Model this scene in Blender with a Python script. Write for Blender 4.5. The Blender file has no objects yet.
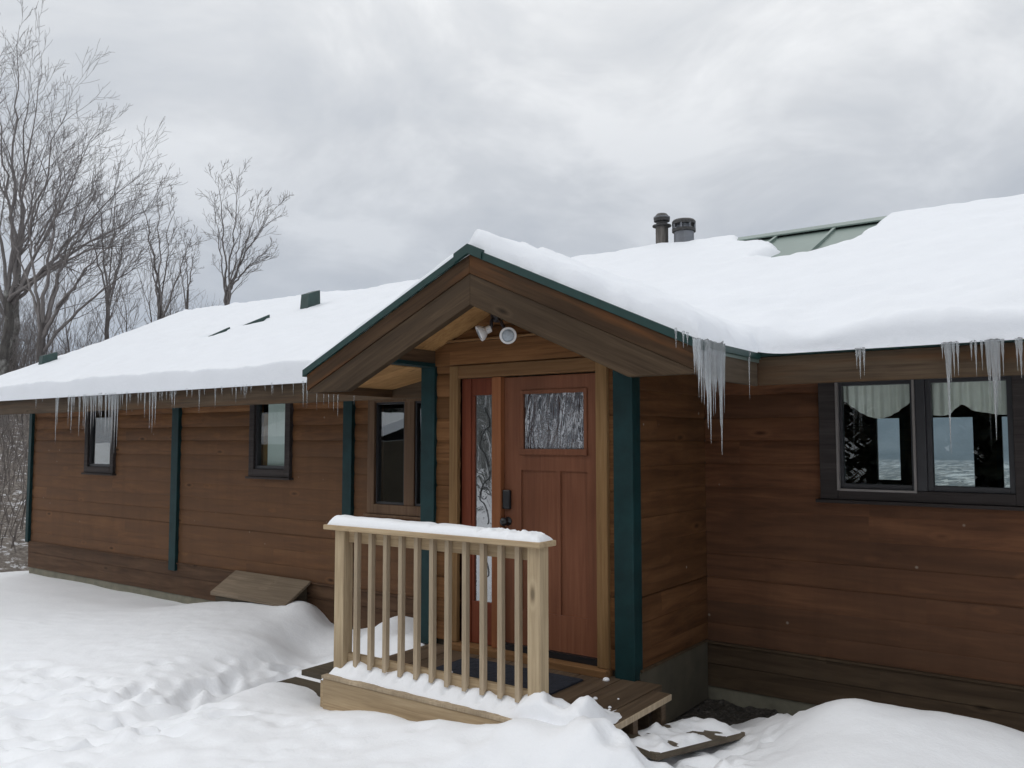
import bpy, math, random
import numpy as np
from mathutils import Vector, Matrix, noise as mn
random.seed(7)
sc = bpy.context.scene
COL = sc.collection
PI = math.pi

# ------------------------------------------------------------------ helpers
class MB:
    """collects vertices and faces of one mesh"""
    def __init__(s): s.v = []; s.f = []
    def add(s, vs, fs):
        n = len(s.v); s.v += [tuple(v) for v in vs]; s.f += [tuple(i + n for i in f) for f in fs]; return s
    def box(s, x0, x1, y0, y1, z0, z1):
        return s.add([(x0,y0,z0),(x1,y0,z0),(x1,y1,z0),(x0,y1,z0),(x0,y0,z1),(x1,y0,z1),(x1,y1,z1),(x0,y1,z1)],
                     [(3,2,1,0),(4,5,6,7),(0,1,5,4),(1,2,6,5),(2,3,7,6),(3,0,4,7)])
    def prism(s, poly, a0, a1, axis):
        """polygon (2-D) extruded along an axis; axis 'y': poly is (x,z); 'x': (y,z); 'z': (x,y)"""
        def P(p, a): return {'y': (p[0], a, p[1]), 'x': (a, p[0], p[1]), 'z': (p[0], p[1], a)}[axis]
        n = len(poly)
        fs = [tuple(range(n)), tuple(range(2*n-1, n-1, -1))]
        for i in range(n):
            j = (i+1) % n; fs.append((j, i, n+i, n+j))
        return s.add([P(p, a0) for p in poly] + [P(p, a1) for p in poly], fs)
    def tube(s, pts, rad, n=6, cap=True):
        pts = [Vector(p) for p in pts]
        if not hasattr(rad, '__len__'): rad = [rad]*len(pts)
        base = len(s.v); ref = None
        for i, p in enumerate(pts):
            d = (pts[min(i+1, len(pts)-1)] - pts[max(i-1, 0)])
            d = d.normalized() if d.length > 1e-9 else Vector((0,0,1))
            if ref is None: ref = d.orthogonal().normalized()
            else:
                ref = ref - d*ref.dot(d)
                ref = ref.normalized() if ref.length > 1e-6 else d.orthogonal().normalized()
            b = d.cross(ref)
            for k in range(n):
                a = 2*PI*k/n
                s.v.append(tuple(p + (ref*math.cos(a) + b*math.sin(a))*rad[i]))
        for i in range(len(pts)-1):
            for k in range(n):
                k2 = (k+1) % n
                s.f.append((base+i*n+k, base+i*n+k2, base+(i+1)*n+k2, base+(i+1)*n+k))
        if cap:
            s.f.append(tuple(base+k for k in range(n-1, -1, -1)))
            s.f.append(tuple(base+(len(pts)-1)*n+k for k in range(n)))
        return s
    def lathe(s, prof, c=(0,0,0), n=20, axis=Vector((0,0,1))):
        """profile of (radius, height) turned about an axis through c"""
        axis = Vector(axis).normalized(); u = axis.orthogonal().normalized(); w = axis.cross(u); c = Vector(c)
        base = len(s.v)
        for r, h in prof:
            for k in range(n):
                a = 2*PI*k/n
                s.v.append(tuple(c + axis*h + (u*math.cos(a)+w*math.sin(a))*r))
        for i in range(len(prof)-1):
            for k in range(n):
                k2 = (k+1) % n
                s.f.append((base+i*n+k, base+i*n+k2, base+(i+1)*n+k2, base+(i+1)*n+k))
        s.f.append(tuple(base+k for k in range(n-1,-1,-1)))
        s.f.append(tuple(base+(len(prof)-1)*n+k for k in range(n)))
        return s
    def grid(s, P):
        """P: rows of points"""
        base = len(s.v); m = len(P[0])
        for r in P: s.v += [tuple(p) for p in r]
        for i in range(len(P)-1):
            for j in range(m-1):
                s.f.append((base+i*m+j, base+i*m+j+1, base+(i+1)*m+j+1, base+(i+1)*m+j))
        return s
    def build(s, name, m, parent=None, origin=None, smooth=False, bevel=0):
        me = bpy.data.meshes.new(name)
        o = bpy.data.objects.new(name, me); COL.objects.link(o)
        if parent is not None:
            o.parent = parent
            root = parent; off = Vector(parent.location)
            while root.parent: root = root.parent; off += Vector(root.location)
            o.location = -off if origin is None else Vector(origin) - off
        elif origin is not None: o.location = origin
        vs = s.v
        if origin is not None: vs = [(x-origin[0], y-origin[1], z-origin[2]) for x, y, z in s.v]
        me.from_pydata(vs, [], s.f); me.update()
        import bmesh
        b = bmesh.new(); b.from_mesh(me); bmesh.ops.recalc_face_normals(b, faces=b.faces); b.to_mesh(me); b.free()
        me.materials.append(m)
        if smooth: me.polygons.foreach_set('use_smooth', [True]*len(me.polygons))
        if bevel:
            md = o.modifiers.new('edge', 'BEVEL'); md.width = bevel; md.segments = 2; md.limit_method = 'ANGLE'
        return o

def tag(o, label=None, cat=None, group=None, kind=None):
    if label: o['label'] = label
    if cat: o['category'] = cat
    if group: o['group'] = group
    if kind: o['kind'] = kind
    return o
def empty(name, loc, label, cat, group=None):
    o = bpy.data.objects.new(name, None); COL.objects.link(o); o.location = loc; o.empty_display_size = .2
    return tag(o, label, cat, group)
def fbm(x, y, z=0., octv=4):
    return mn.fractal(Vector((x, y, z)), 0.9, 2.1, octv, noise_basis='PERLIN_ORIGINAL')

# ------------------------------------------------------------------ materials
class NT:
    def __init__(s, name):
        s.m = bpy.data.materials.new(name); s.m.use_nodes = True; s.t = s.m.node_tree; s.t.nodes.clear()
        s.out = s.n('ShaderNodeOutputMaterial')
    def n(s, typ, **kw):
        nd = s.t.nodes.new(typ)
        for k, v in kw.items(): setattr(nd, k, v)
        return nd
    def l(s, a, b): s.t.links.new(a, b)
    def val(s, sock, v):
        if hasattr(v, 'node') or isinstance(v, bpy.types.NodeSocket): s.l(v, sock)
        else: sock.default_value = v
    def math(s, op, a, b=None, c=None):
        nd = s.n('ShaderNodeMath', operation=op); s.val(nd.inputs[0], a)
        if b is not None: s.val(nd.inputs[1], b)
        if c is not None: s.val(nd.inputs[2], c)
        return nd.outputs[0]
    def mix(s, f, a, b, blend='MIX'):
        nd = s.n('ShaderNodeMix', data_type='RGBA', blend_type=blend)
        s.val(nd.inputs[0], f); s.val(nd.inputs[6], a if not isinstance(a, tuple) else (*a[:3], 1)); s.val(nd.inputs[7], b if not isinstance(b, tuple) else (*b[:3], 1))
        return nd.outputs[2]
    def ramp(s, f, stops):
        nd = s.n('ShaderNodeValToRGB'); s.l(f, nd.inputs[0]); e = nd.color_ramp.elements
        while len(e) < len(stops): e.new(.5)
        for el, (p, c) in zip(e, stops):
            el.position = p; el.color = (*c, 1) if isinstance(c, tuple) else (c, c, c, 1)
        return nd.outputs[0]
    def coord(s, kind='Object'): return s.n('ShaderNodeTexCoord').outputs[kind]
    def map(s, vec, scale=(1,1,1), loc=(0,0,0), rot=(0,0,0)):
        nd = s.n('ShaderNodeMapping'); s.l(vec, nd.inputs[0]); nd.inputs[1].default_value = loc; nd.inputs[2].default_value = rot; nd.inputs[3].default_value = scale
        return nd.outputs[0]
    def noise(s, vec, scale=5, detail=4, rough=.55, dist=0):
        nd = s.n('ShaderNodeTexNoise'); s.l(vec, nd.inputs['Vector']); nd.inputs['Scale'].default_value = scale
        nd.inputs['Detail'].default_value = detail; nd.inputs['Roughness'].default_value = rough; nd.inputs['Distortion'].default_value = dist
        return nd.outputs[0]
    def voro(s, vec, scale=5, feature='F1'):
        nd = s.n('ShaderNodeTexVoronoi', feature=feature); s.l(vec, nd.inputs['Vector']); nd.inputs['Scale'].default_value = scale
        return nd
    def sep(s, vec): nd = s.n('ShaderNodeSeparateXYZ'); s.l(vec, nd.inputs[0]); return nd.outputs
    def comb(s, x, y, z):
        nd = s.n('ShaderNodeCombineXYZ')
        for i, v in enumerate((x, y, z)): s.val(nd.inputs[i], v)
        return nd.outputs[0]
    def bump(s, h, strength=.3, dist=.01, normal=None):
        nd = s.n('ShaderNodeBump'); s.l(h, nd.inputs['Height']); nd.inputs['Strength'].default_value = strength; nd.inputs['Distance'].default_value = dist
        if normal is not None: s.l(normal, nd.inputs['Normal'])
        return nd.outputs[0]
    def pbr(s, color, rough=.6, normal=None, **kw):
        p = s.n('ShaderNodeBsdfPrincipled')
        s.val(p.inputs['Base Color'], (*color, 1) if isinstance(color, tuple) else color)
        s.val(p.inputs['Roughness'], rough)
        if normal is not None: s.l(normal, p.inputs['Normal'])
        for k, v in kw.items(): s.val(p.inputs[k.replace('_', ' ')], v)
        return p.outputs[0]
    def done(s, sh): s.l(sh, s.out.inputs[0]); return s.m

def simple(name, color, rough=.5, var=.15, scale=12, bump=.15, **kw):
    t = NT(name); c = t.coord(); n = t.noise(c, scale, 5, .6)
    dark = tuple(v*(1-var*1.6) for v in color); light = tuple(min(1, v*(1+var)) for v in color)
    n2 = t.noise(c, scale*9, 3, .6)
    col = t.ramp(n, [(.3, dark), (.7, light)])
    return t.done(t.pbr(col, rough, t.bump(n2, bump, .004), **kw))

def wood(name, dark, mid, light, axis='x', grain=1.0, board=None, boardaxis='z', rough=.62, knots=True, streak=None, zfade=None, bump=.35, boardvar=.35, rot=0, specks=0, drip=None):
    """grained boards; board = width of a board, whose tone then varies"""
    t = NT(name); c = t.coord()
    if rot: c = t.map(c, rot=(0, rot, 0))
    gf = 22 if not drip else 9; sc_ = {'x': (.9, gf, gf), 'y': (gf, .9, gf), 'z': (gf, gf, .9)}[axis]
    S = t.sep(c)
    vec = c
    if board:
        bi = t.math('FLOOR', t.math('DIVIDE', S['XYZ'.index(boardaxis.upper())], board))
        along = S['xyz'.index(axis)]
        wn0 = t.n('ShaderNodeTexWhiteNoise', noise_dimensions='1D'); t.l(bi, wn0.inputs['W'])
        seg = t.math('FLOOR', t.math('DIVIDE', t.math('ADD', along, t.math('MULTIPLY', wn0.outputs[0], 9.0)), 3.4))
        wn = t.n('ShaderNodeTexWhiteNoise', noise_dimensions='3D'); t.l(t.comb(bi, seg, 0.0), wn.inputs['Vector'])
        rnd = wn.outputs[0]; rcol = wn.outputs[1]
        va = t.n('ShaderNodeVectorMath', operation='MULTIPLY_ADD'); t.l(rcol, va.inputs[0]); va.inputs[1].default_value = (7, 7, 7); t.l(c, va.inputs[2])
        vec = va.outputs[0]
    g = t.noise(t.map(vec, tuple(v*grain for v in sc_)), 1.6, 6, .62, .6)
    col = t.ramp(g, [(.28, dark), (.5, mid), (.72, light)])
    big = t.noise(t.map(vec, tuple((.5 if a == axis else 2.2) for a in 'xyz')), 1.3, 4, .55)
    col = t.mix(t.math('MULTIPLY', t.ramp(big, [(.44, 0.), (.68, 1.)]), .6), col, tuple(v*.55 for v in mid))
    if board:
        f = t.math('ADD', 1-boardvar*.5, t.math('MULTIPLY', rnd, boardvar))
        col = t.mix(1.0, col, t.comb(f, f, f), 'MULTIPLY')
    if streak:
        sn = t.noise(t.map(vec, tuple((.35 if a == axis else 5) for a in 'xyz'), (3, 1, 5)), 1.2, 5, .6)
        col = t.mix(t.ramp(sn, [(.52, 0.), (.66, .85)]), col, streak)
    if zfade:   # real weathering: lower boards bleached greyer by rain splash, upper ones keep their stain
        z0, z1, tint, amt = zfade
        f = t.n('ShaderNodeMapRange'); t.l(S[2], f.inputs[0]); f.inputs[1].default_value = z0; f.inputs[2].default_value = z1
        wob = t.math('ADD', f.outputs[0], t.math('MULTIPLY', t.math('SUBTRACT', big, .5), .8))
        col = t.mix(t.math('MULTIPLY', t.math('MINIMUM', t.math('MAXIMUM', wob, 0.), 1.), amt), col, tint)
    h = g
    if knots:
        v = t.voro(t.map(vec, tuple((1.5 if a == axis else 4.2) for a in 'xyz')), 1.0)
        k = t.ramp(v.outputs[0], [(.035, 1.), (.085, 0.)])
        col = t.mix(t.math('MULTIPLY', k, .75), col, tuple(v*.35 for v in dark))
        ring = t.ramp(v.outputs[0], [(.08, 0.), (.12, .35), (.17, 0.)])
        col = t.mix(ring, col, light)
    if specks:   # old nail heads, pitch and bird lime spots
        sv = t.voro(t.map(c, (1,1,1)), 3.6)
        col = t.mix(t.math('MULTIPLY', t.ramp(sv.outputs[0], [(.022, 1.), (.05, 0.)]), specks), col, (.34,.30,.25))
    if drip:     # water stains running down across the boards
        dn = t.noise(t.map(c, tuple({'z': .55}.get(a, 3.2) for a in 'xyz')), 1.4, 6, .62)
        col = t.mix(t.math('MULTIPLY', t.ramp(dn, [(.46, 0.), (.75, 1.)]), .38), col, drip)
    r = t.math('ADD', rough-.08, t.math('MULTIPLY', g, .18))
    return t.done(t.pbr(col, r, t.bump(h, bump, .006), Specular_IOR_Level=.12))

M = {}
SD, SM, SL = (.058,.024,.012), (.132,.056,.027), (.205,.093,.045)
M['siding_left'] = wood('siding_left', (.072,.030,.012), (.150,.066,.026), (.225,.108,.044), 'x', board=.18, boardvar=.20, zfade=(2.0,1.45,(.128,.072,.042),.6), specks=.5, drip=(.080,.042,.024))
M['siding'] = wood('siding', SD, SM, SL, 'x', board=.18, boardvar=.34, zfade=(1.5,.0,(.105,.062,.040),.55), specks=.6, drip=(.062,.031,.018))
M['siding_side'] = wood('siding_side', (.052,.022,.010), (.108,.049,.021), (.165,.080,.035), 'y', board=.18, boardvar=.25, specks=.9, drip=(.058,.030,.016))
M['siding_gable'] = wood('siding_gable', (.095,.042,.016), (.165,.077,.030), (.225,.112,.047), 'x', board=.18, boardvar=.4)
M['skirt_wood'] = wood('skirt_wood', (.046,.030,.019), (.078,.053,.033), (.11,.077,.049), 'x', board=.2, boardvar=.25, drip=(.05,.036,.025))
M['skirt_wood_brown'] = wood('skirt_wood_brown', (.058,.031,.018), (.100,.056,.033), (.14,.083,.05), 'x', boardvar=.2, drip=(.066,.042,.026))
M['fascia'] = wood('fascia', (.045,.030,.019), (.080,.055,.035), (.115,.082,.053), 'x', knots=True, streak=(.095,.050,.024))
for sd_, rt in (('left', math.atan(.455)), ('right', -math.atan(.455))):
    M['barge_upper_'+sd_] = wood('barge_upper_'+sd_, (.030,.017,.009), (.060,.034,.018), (.09,.053,.028), 'x', streak=(.12,.050,.018), rot=rt)
    M['barge_lower_'+sd_] = wood('barge_lower_'+sd_, (.036,.023,.014), (.068,.045,.027), (.10,.068,.042), 'x', rot=rt, streak=(.055,.038,.024))
M['eave_wood'] = wood('eave_wood', (.055,.041,.029), (.095,.072,.051), (.13,.10,.073), 'y')
M['soffit'] = wood('soffit', (.24,.13,.052), (.38,.215,.088), (.48,.29,.13), 'x', board=.14, boardaxis='y', boardvar=.25)
M['dark_beam'] = wood('dark_beam', (.05,.03,.018), (.09,.055,.032), (.13,.08,.046), 'y')
M['trim_wood'] = wood('trim_wood', (.15,.083,.035), (.22,.128,.056), (.28,.17,.08), 'z', knots=False)
M['trim_wood_x'] = wood('trim_wood_x', (.13,.066,.028), (.19,.10,.044), (.24,.138,.064), 'x', knots=False)
M['door_wood'] = wood('door_wood', (.148,.058,.033), (.188,.076,.042), (.225,.096,.053), 'z', knots=False, bump=.12, rough=.45)
M['jamb_wood'] = wood('jamb_wood', (.19,.070,.030), (.25,.096,.041), (.30,.12,.054), 'z', knots=False, bump=.15, rough=.5)
M['jamb_dark'] = wood('jamb_dark', (.12,.032,.018), (.17,.046,.024), (.2,.06,.03), 'z', knots=False, bump=.15, rough=.5)
M['rail_wood'] = wood('rail_wood', (.32,.24,.15), (.47,.365,.235), (.57,.46,.31), 'z', grain=1.3, rough=.7)
M['rail_wood_x'] = wood('rail_wood_x', (.30,.215,.13), (.44,.33,.205), (.54,.42,.275), 'x', grain=1.3, rough=.7)
M['baluster_wood'] = wood('baluster_wood', (.30,.235,.16), (.44,.35,.245), (.55,.45,.325), 'z', grain=1.3, rough=.75)
M['deck_wood'] = wood('deck_wood', (.065,.044,.029), (.11,.076,.050), (.155,.110,.073), 'y', board=.29, boardaxis='x', boardvar=.25, rough=.5)
M['deck_dark'] = wood('deck_dark', (.05,.042,.03), (.085,.07,.05), (.12,.10,.075), 'x', rough=.6)
M['hatch_wood'] = wood('hatch_wood', (.13,.10,.07), (.20,.155,.11), (.27,.21,.155), 'x', board=.19, boardaxis='y', boardvar=.35)
M['board_wet'] = wood('board_wet', (.08,.065,.05), (.14,.115,.085), (.2,.165,.125), 'y')
M['teal'] = simple('teal_paint', (.006,.030,.032), .55, .22, 5, .2, Specular_IOR_Level=.25)
M['drip'] = simple('drip_edge_green', (.008,.038,.034), .45, .12, 8, .05)
M['roof_metal'] = simple('roof_metal', (.19,.25,.225), .38, .06, 3, .04, Metallic=.35)
M['vent_rib_green'] = simple('vent_rib_green', (.025,.055,.050), .5, .15, 9, .1)
M['win_frame'] = wood('window_frame_wood', (.030,.024,.023), (.048,.040,.038), (.066,.056,.053), 'x', knots=False)
M['sash'] = simple('sash_dark', (.022,.021,.024), .45, .1, 10, .05)
M['sash_edge'] = simple('sash_edge', (.20,.18,.17), .5, .08, 10, .05)
M['brown_win'] = wood('brown_window', (.10,.058,.034), (.155,.094,.058), (.2,.13,.08), 'z', knots=False)
M['black'] = simple('black_metal', (.012,.012,.014), .35, .1, 20, .03)
M['concrete'] = simple('concrete', (.20,.188,.14), .85, .2, 5, .5)
M['panel_green'] = simple('skirt_panel', (.066,.057,.039), .8, .22, 3.2, .3)
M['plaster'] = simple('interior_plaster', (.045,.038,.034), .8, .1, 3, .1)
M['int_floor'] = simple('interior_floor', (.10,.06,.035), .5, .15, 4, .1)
M['mat'] = simple('doormat', (.014,.018,.030), .95, .35, 40, 1.0)
M['white_plastic'] = simple('white_plastic', (.78,.78,.78), .35, .04, 10, .03)
M['lens'] = simple('lamp_lens', (.42,.47,.52), .2, .12, 60, .2)
M['bronze'] = simple('lamp_arm', (.05,.045,.05), .45, .15, 20, .1, Metallic=.3)
M['flue_rust'] = wood('flue_soot', (.05,.046,.043), (.12,.11,.10), (.26,.24,.22), 'z', knots=False, bump=.05)
M['flue_grey'] = simple('flue_grey', (.22,.23,.25), .42, .15, 8, .05, Metallic=.5)
M['flue_dark'] = simple('flue_dark', (.06,.058,.057), .45, .15, 10, .05, Metallic=.3)
M['blind'] = simple('roller_blind', (.60,.66,.64), .8, .05, 3, .05)
M['valance'] = None
M['litter'] = None

def snow(name, tint=(.87,.885,.92), fine=1.0):
    t = NT(name); c = t.coord()
    n1 = t.noise(c, 3.0, 5, .6); n2 = t.noise(c, 38, 4, .65); n3 = t.noise(c, 160, 2, .6)
    h = t.math('ADD', t.math('MULTIPLY', n1, 1.2), t.math('ADD', t.math('MULTIPLY', n2, .28*fine), t.math('MULTIPLY', n3, .10*fine)))
    col = t.mix(t.ramp(n1, [(.35, 0.), (.7, 1.)]), tuple(v*.97 for v in tint), tint)
    return t.done(t.pbr(col, .55, t.bump(h, .35, .03), Specular_IOR_Level=.25))
M['snow'] = snow('snow', (.90,.915,.945))
M['roof_snow'] = snow('roof_snow', (.79,.815,.86), .6)

def ice():
    t = NT('ice'); c = t.coord(); n = t.noise(t.map(c, (30, 30, 14)), 1, 3, .6)
    p = t.pbr((.90,.93,.95), .07, t.bump(n, .6, .005), IOR=1.31, Transmission_Weight=.78)
    return t.done(p)
M['ice'] = ice()

def glass(name, ior=1.6, tint=(.93,.96,.95), rough=0.0, wav=.0):
    t = NT(name); fr = t.n('ShaderNodeFresnel'); bf = t.n('ShaderNodeNewGeometry').outputs['Backfacing']
    t.l(t.math('ADD', ior, t.math('MULTIPLY', bf, 1/ior-ior)), fr.inputs[0])   # same reflectance on both faces of the pane
    tr = t.n('ShaderNodeBsdfTransparent'); tr.inputs[0].default_value = (*tint, 1)
    gl = t.n('ShaderNodeBsdfGlossy'); gl.inputs['Roughness'].default_value = rough; gl.inputs[0].default_value = (1,1,1,1)
    if wav:
        b = t.bump(t.noise(t.coord(), 2.5, 2, .5), wav, .02); t.l(b, gl.inputs['Normal']); 
    mx = t.n('ShaderNodeMixShader'); t.l(fr.outputs[0], mx.inputs[0]); t.l(tr.outputs[0], mx.inputs[1]); t.l(gl.outputs[0], mx.inputs[2])
    return t.done(mx.outputs[0])
M['glass'] = glass('window_glass', 1.55, wav=.02)
M['glass_dark'] = glass('window_glass_coated', 2.1, (.75,.8,.8), wav=.03)

def rain_glass(name, sx, sz, refl=.55, base=(.10,.11,.125), dist=.05):
    t = NT(name); c = t.coord()
    n = t.noise(t.map(c, (sx, sx, sz)), 1.0, 4, .6, 1.2)
    w = t.noise(t.map(c, (sx*.3, sx*.3, sz*.3)), 1.0, 3, .6, .8)
    h = t.math('ADD', n, t.math('MULTIPLY', w, 1.5))
    b = t.bump(h, 1.0, dist)
    gl = t.n('ShaderNodeBsdfGlossy'); gl.inputs['Roughness'].default_value = .06; gl.inputs[0].default_value = (.9,.92,.95,1); t.l(b, gl.inputs['Normal'])
    d = t.n('ShaderNodeBsdfDiffuse'); d.inputs[0].default_value = (*base, 1)
    mx = t.n('ShaderNodeMixShader'); mx.inputs[0].default_value = refl
    t.l(d.outputs[0], mx.inputs[1]); t.l(gl.outputs[0], mx.inputs[2])
    return t.done(mx.outputs[0])
M['rain_glass'] = rain_glass('textured_glass', 19, 3.2, .30, (.035,.035,.042))
M['frost_glass'] = rain_glass('frosted_glass', 7, 4, .34, (.12,.125,.125), .004)

def valance():
    t = NT('valance_cloth'); c = t.coord(); n = t.noise(t.map(c, (60,60,8)), 1, 3, .6); w = t.noise(c, 9, 4, .6)
    col = t.ramp(w, [(.3, (.78,.77,.72)), (.7, (.88,.87,.82))])
    return t.done(t.pbr(col, .85, t.bump(n, .3, .01)))
M['valance'] = valance()
def litter():
    t = NT('leaf_litter'); c = t.coord(); n = t.noise(c, .9, 6, .65); v = t.noise(c, 9, 5, .75); v2 = t.noise(c, 4.5, 4, .7)
    col = t.ramp(v, [(.3, (.07,.058,.048)), (.5, (.19,.165,.145)), (.68, (.34,.31,.28))])
    col = t.mix(t.ramp(t.math('ADD', v2, t.math('MULTIPLY', n, .35)), [(.74, 0.), (.8, .8)]), col, (.70,.71,.74))
    return t.done(t.pbr(col, .9, t.bump(v, .8, .06)))
M['litter'] = litter()
def bark(name, a, b, white=0):
    t = NT(name); c = t.coord(); n = t.noise(t.map(c, (14,14,3)), 1, 5, .65)
    col = t.ramp(n, [(.3, a), (.7, b)])
    if white:
        v = t.noise(t.map(c, (2.2,2.2,1.6)), 1.0, 5, .7)
        col = t.mix(t.ramp(v, [(.5, 0.), (.62, white)]), col, (.42,.42,.40))
    return t.done(t.pbr(col, .9, t.bump(n, .6, .02)))
M['spruce'] = simple('spruce_needles', (.030,.042,.026), .8, .3, 3, .1)
M['bark'] = bark('bark', (.065,.057,.054), (.16,.145,.14))
M['bark_pale'] = bark('bark_lichen', (.055,.05,.046), (.15,.14,.13), .75)
M['twig'] = bark('twig', (.15,.135,.13), (.26,.24,.235))
M['brush'] = bark('brush', (.13,.115,.105), (.28,.25,.235))
def gravel():
    t = NT('wet_gravel'); c = t.coord(); v = t.voro(c, 42); n = t.noise(c, 6, 5, .7)
    col = t.mix(t.ramp(n, [(.4, 0.), (.65, .7)]), t.ramp(t.sep(v.outputs[1])[0], [(0., (.02,.018,.016)), (1., (.10,.09,.08))]), (.035,.028,.02))
    return t.done(t.pbr(col, .7, t.bump(v.outputs[0], .8, .02)))
M['gravel'] = gravel()
def valley():
    t = NT('valley_land'); c = t.coord(); n = t.noise(t.map(c, (.012,.004,.01)), 1, 5, .6)
    v = t.voro(t.map(c, (.13,.018,.02)), 1.0); k = t.sep(v.outputs[1])[0]
    woods = t.ramp(k, [(0., (.05,.055,.05)), (.45, (.12,.12,.115)), (.7, (.22,.21,.20)), (.9, (.46,.46,.46))])
    col = t.mix(t.ramp(n, [(.56, 0.), (.62, 1.)]), woods, (.50,.51,.53))
    return t.done(t.pbr(col, .95))
def hills():
    t = NT('far_hills'); c = t.coord(); n = t.noise(t.map(c, (.002,.002,.004)), 1, 6, .6)
    col = t.ramp(n, [(.35, (.045,.055,.05)), (.7, (.16,.17,.18))])
    return t.done(t.pbr(col, 1.0))
M['valley'] = valley(); M['hills'] = hills()

# ------------------------------------------------------------------ constants (metres; deck floor = 0, x along the house, y into it)
W = 6.446            # main wall face
D = 5.2266           # entry wall face
VX0, VX1 = -4.71, -2.76   # entry box
XC = -3.735          # gable centre
YF = 4.63            # gable front
EY = 5.61            # main eave
SLOPE = .455
RY = 9.30            # ridge
XL, XR = -14.16, 3.2 # house ends
YB = 12.15           # back wall face
def zmain(y): return 2.24 + SLOPE*(min(y, 2*RY-y) - EY)
def zgab(x): return 3.0 - SLOPE*abs(x-XC)

house = empty('log_cabin', (-5.5, 6.446, -.45), 'long brown board sided cabin with a snow covered roof and gabled entry', 'house')
def part(name, mb, m, **kw): return mb.build(name, M[m], kw.pop('parent', house), **kw)

# ------------------------------------------------------------------ siding
def siding(mb, along0, along1, z0, z1, face, axis, sign, openings=(), step=.18, thick=.10, topfn=None):
    """boards with a shadow channel; face = plane coordinate, sign = outward direction of the normal"""
    k0 = math.floor(z0/step)
    prof = [(0,.015),(.005,.015),(.012,.0085),(.03,.0045),(.06,.0012),(.09,0.),(.12,.0012),(.15,.0045),(.17,.0085),(step,.012)]   # log-like rounded course   # (height in board, recess)
    z = k0*step
    gd = 1.0
    def dep(h): return dep0(h)*gd
    def dep0(h):
        for (h0,d0),(h1,d1) in zip(prof, prof[1:]):
            if h0 <= h <= h1: return d0 + (d1-d0)*(h-h0)/(h1-h0)
        return 0
    gr = random.Random(int(face*100))
    while z < z1 - 1e-6:
        gd = gr.uniform(.8, 1.2) if z > 1.6 else (gr.uniform(.55, .95) if z > 1.2 else gr.uniform(.30, .75))
        cuts = sorted({max(z, z0), min(z+step, z1)} | {c for o in openings for c in (o[2], o[3]) if max(z,z0) < c < min(z+step,z1)})
        for a, b in zip(cuts, cuts[1:]):
            if b-a < 1e-4: continue
            mid = (a+b)/2
            segs = [(along0, along1)]
            for o in openings:
                if o[2] < mid < o[3]:
                    ns = []
                    for s0, s1 in segs:
                        if o[1] <= s0 or o[0] >= s1: ns.append((s0, s1)); continue
                        if o[0] > s0: ns.append((s0, o[0]))
                        if o[1] < s1: ns.append((o[1], s1))
                    segs = ns
            hs = sorted({a-z, b-z} | {h for h, _ in prof if a-z < h < b-z})
            pts = [(dep(h), z+h) for h in hs]
            for s0, s1 in segs:
                def lim(zz, s0=s0, s1=s1):
                    if topfn is None: return s0, s1
                    l, r = topfn(zz); return max(s0, l), min(s1, r)
                if topfn and lim(mid)[0] >= lim(mid)[1]: continue
                poly = [(face - sign*d*-1*-1, zz) for d, zz in pts]
                base = len(mb.v)
                loop = [(-sign*d, zz) for d, zz in pts] + [(-sign*thick, pts[-1][1]), (-sign*thick, pts[0][1])]
                n = len(loop)
                for e in (0, 1):
                    for d, zz in loop:
                        s = lim(zz)[e]
                        mb.v.append((s, face+d, zz) if axis == 'x' else (face+d, s, zz))
                mb.f.append(tuple(base+i for i in range(n))); mb.f.append(tuple(base+n+i for i in range(n-1,-1,-1)))
                for i in range(n):
                    j = (i+1) % n; mb.f.append((base+i, base+j, base+n+j, base+n+i))
        z += step
    return mb

LEDGE = .045
o1 = (-12.36, -11.74, 1.23, 2.14); o2 = (-8.49, -7.92, 1.28, 2.14); o3 = (-6.46, -5.30, .95, 2.08); o4 = (-1.72, -.60, 1.27, 2.09)
b = MB(); siding(b, XL, VX0-.02, LEDGE, 2.5, W, 'x', -1, (o1, o2, o3)); part('wall', b, 'siding_left')
b = MB(); siding(b, VX1, XR, LEDGE, 2.5, W, 'x', -1, (o4,)); part('wall', b, 'siding')
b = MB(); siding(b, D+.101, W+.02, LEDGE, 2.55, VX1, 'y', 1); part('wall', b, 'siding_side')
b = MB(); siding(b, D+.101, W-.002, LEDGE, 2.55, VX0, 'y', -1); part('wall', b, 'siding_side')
def gl(z): d = (3.0-.16-z)/SLOPE; return XC-d, XC+d
b = MB(); siding(b, VX0, VX1, LEDGE, 2.82, D, 'x', -1, ((-4.31,-3.04,-.1,2.19),), topfn=gl); part('wall', b, 'siding_gable')
# end and back walls
b = MB()
def ends(z): d = (zmain(RY)-.16-z)/SLOPE; return RY-d, RY+d
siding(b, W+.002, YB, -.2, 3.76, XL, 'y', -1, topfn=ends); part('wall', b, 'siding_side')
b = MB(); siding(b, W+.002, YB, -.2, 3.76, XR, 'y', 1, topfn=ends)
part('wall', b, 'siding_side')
ob = [(-2.73,-2.43,1.10,1.92), (-2.13,-1.57,1.04,1.92), (-1.26,-.55,.98,1.92)]
b = MB(); siding(b, XL+.1, XR-.1, -.2, 2.7, YB, 'x', 1, ob); part('wall', b, 'siding')
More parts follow.
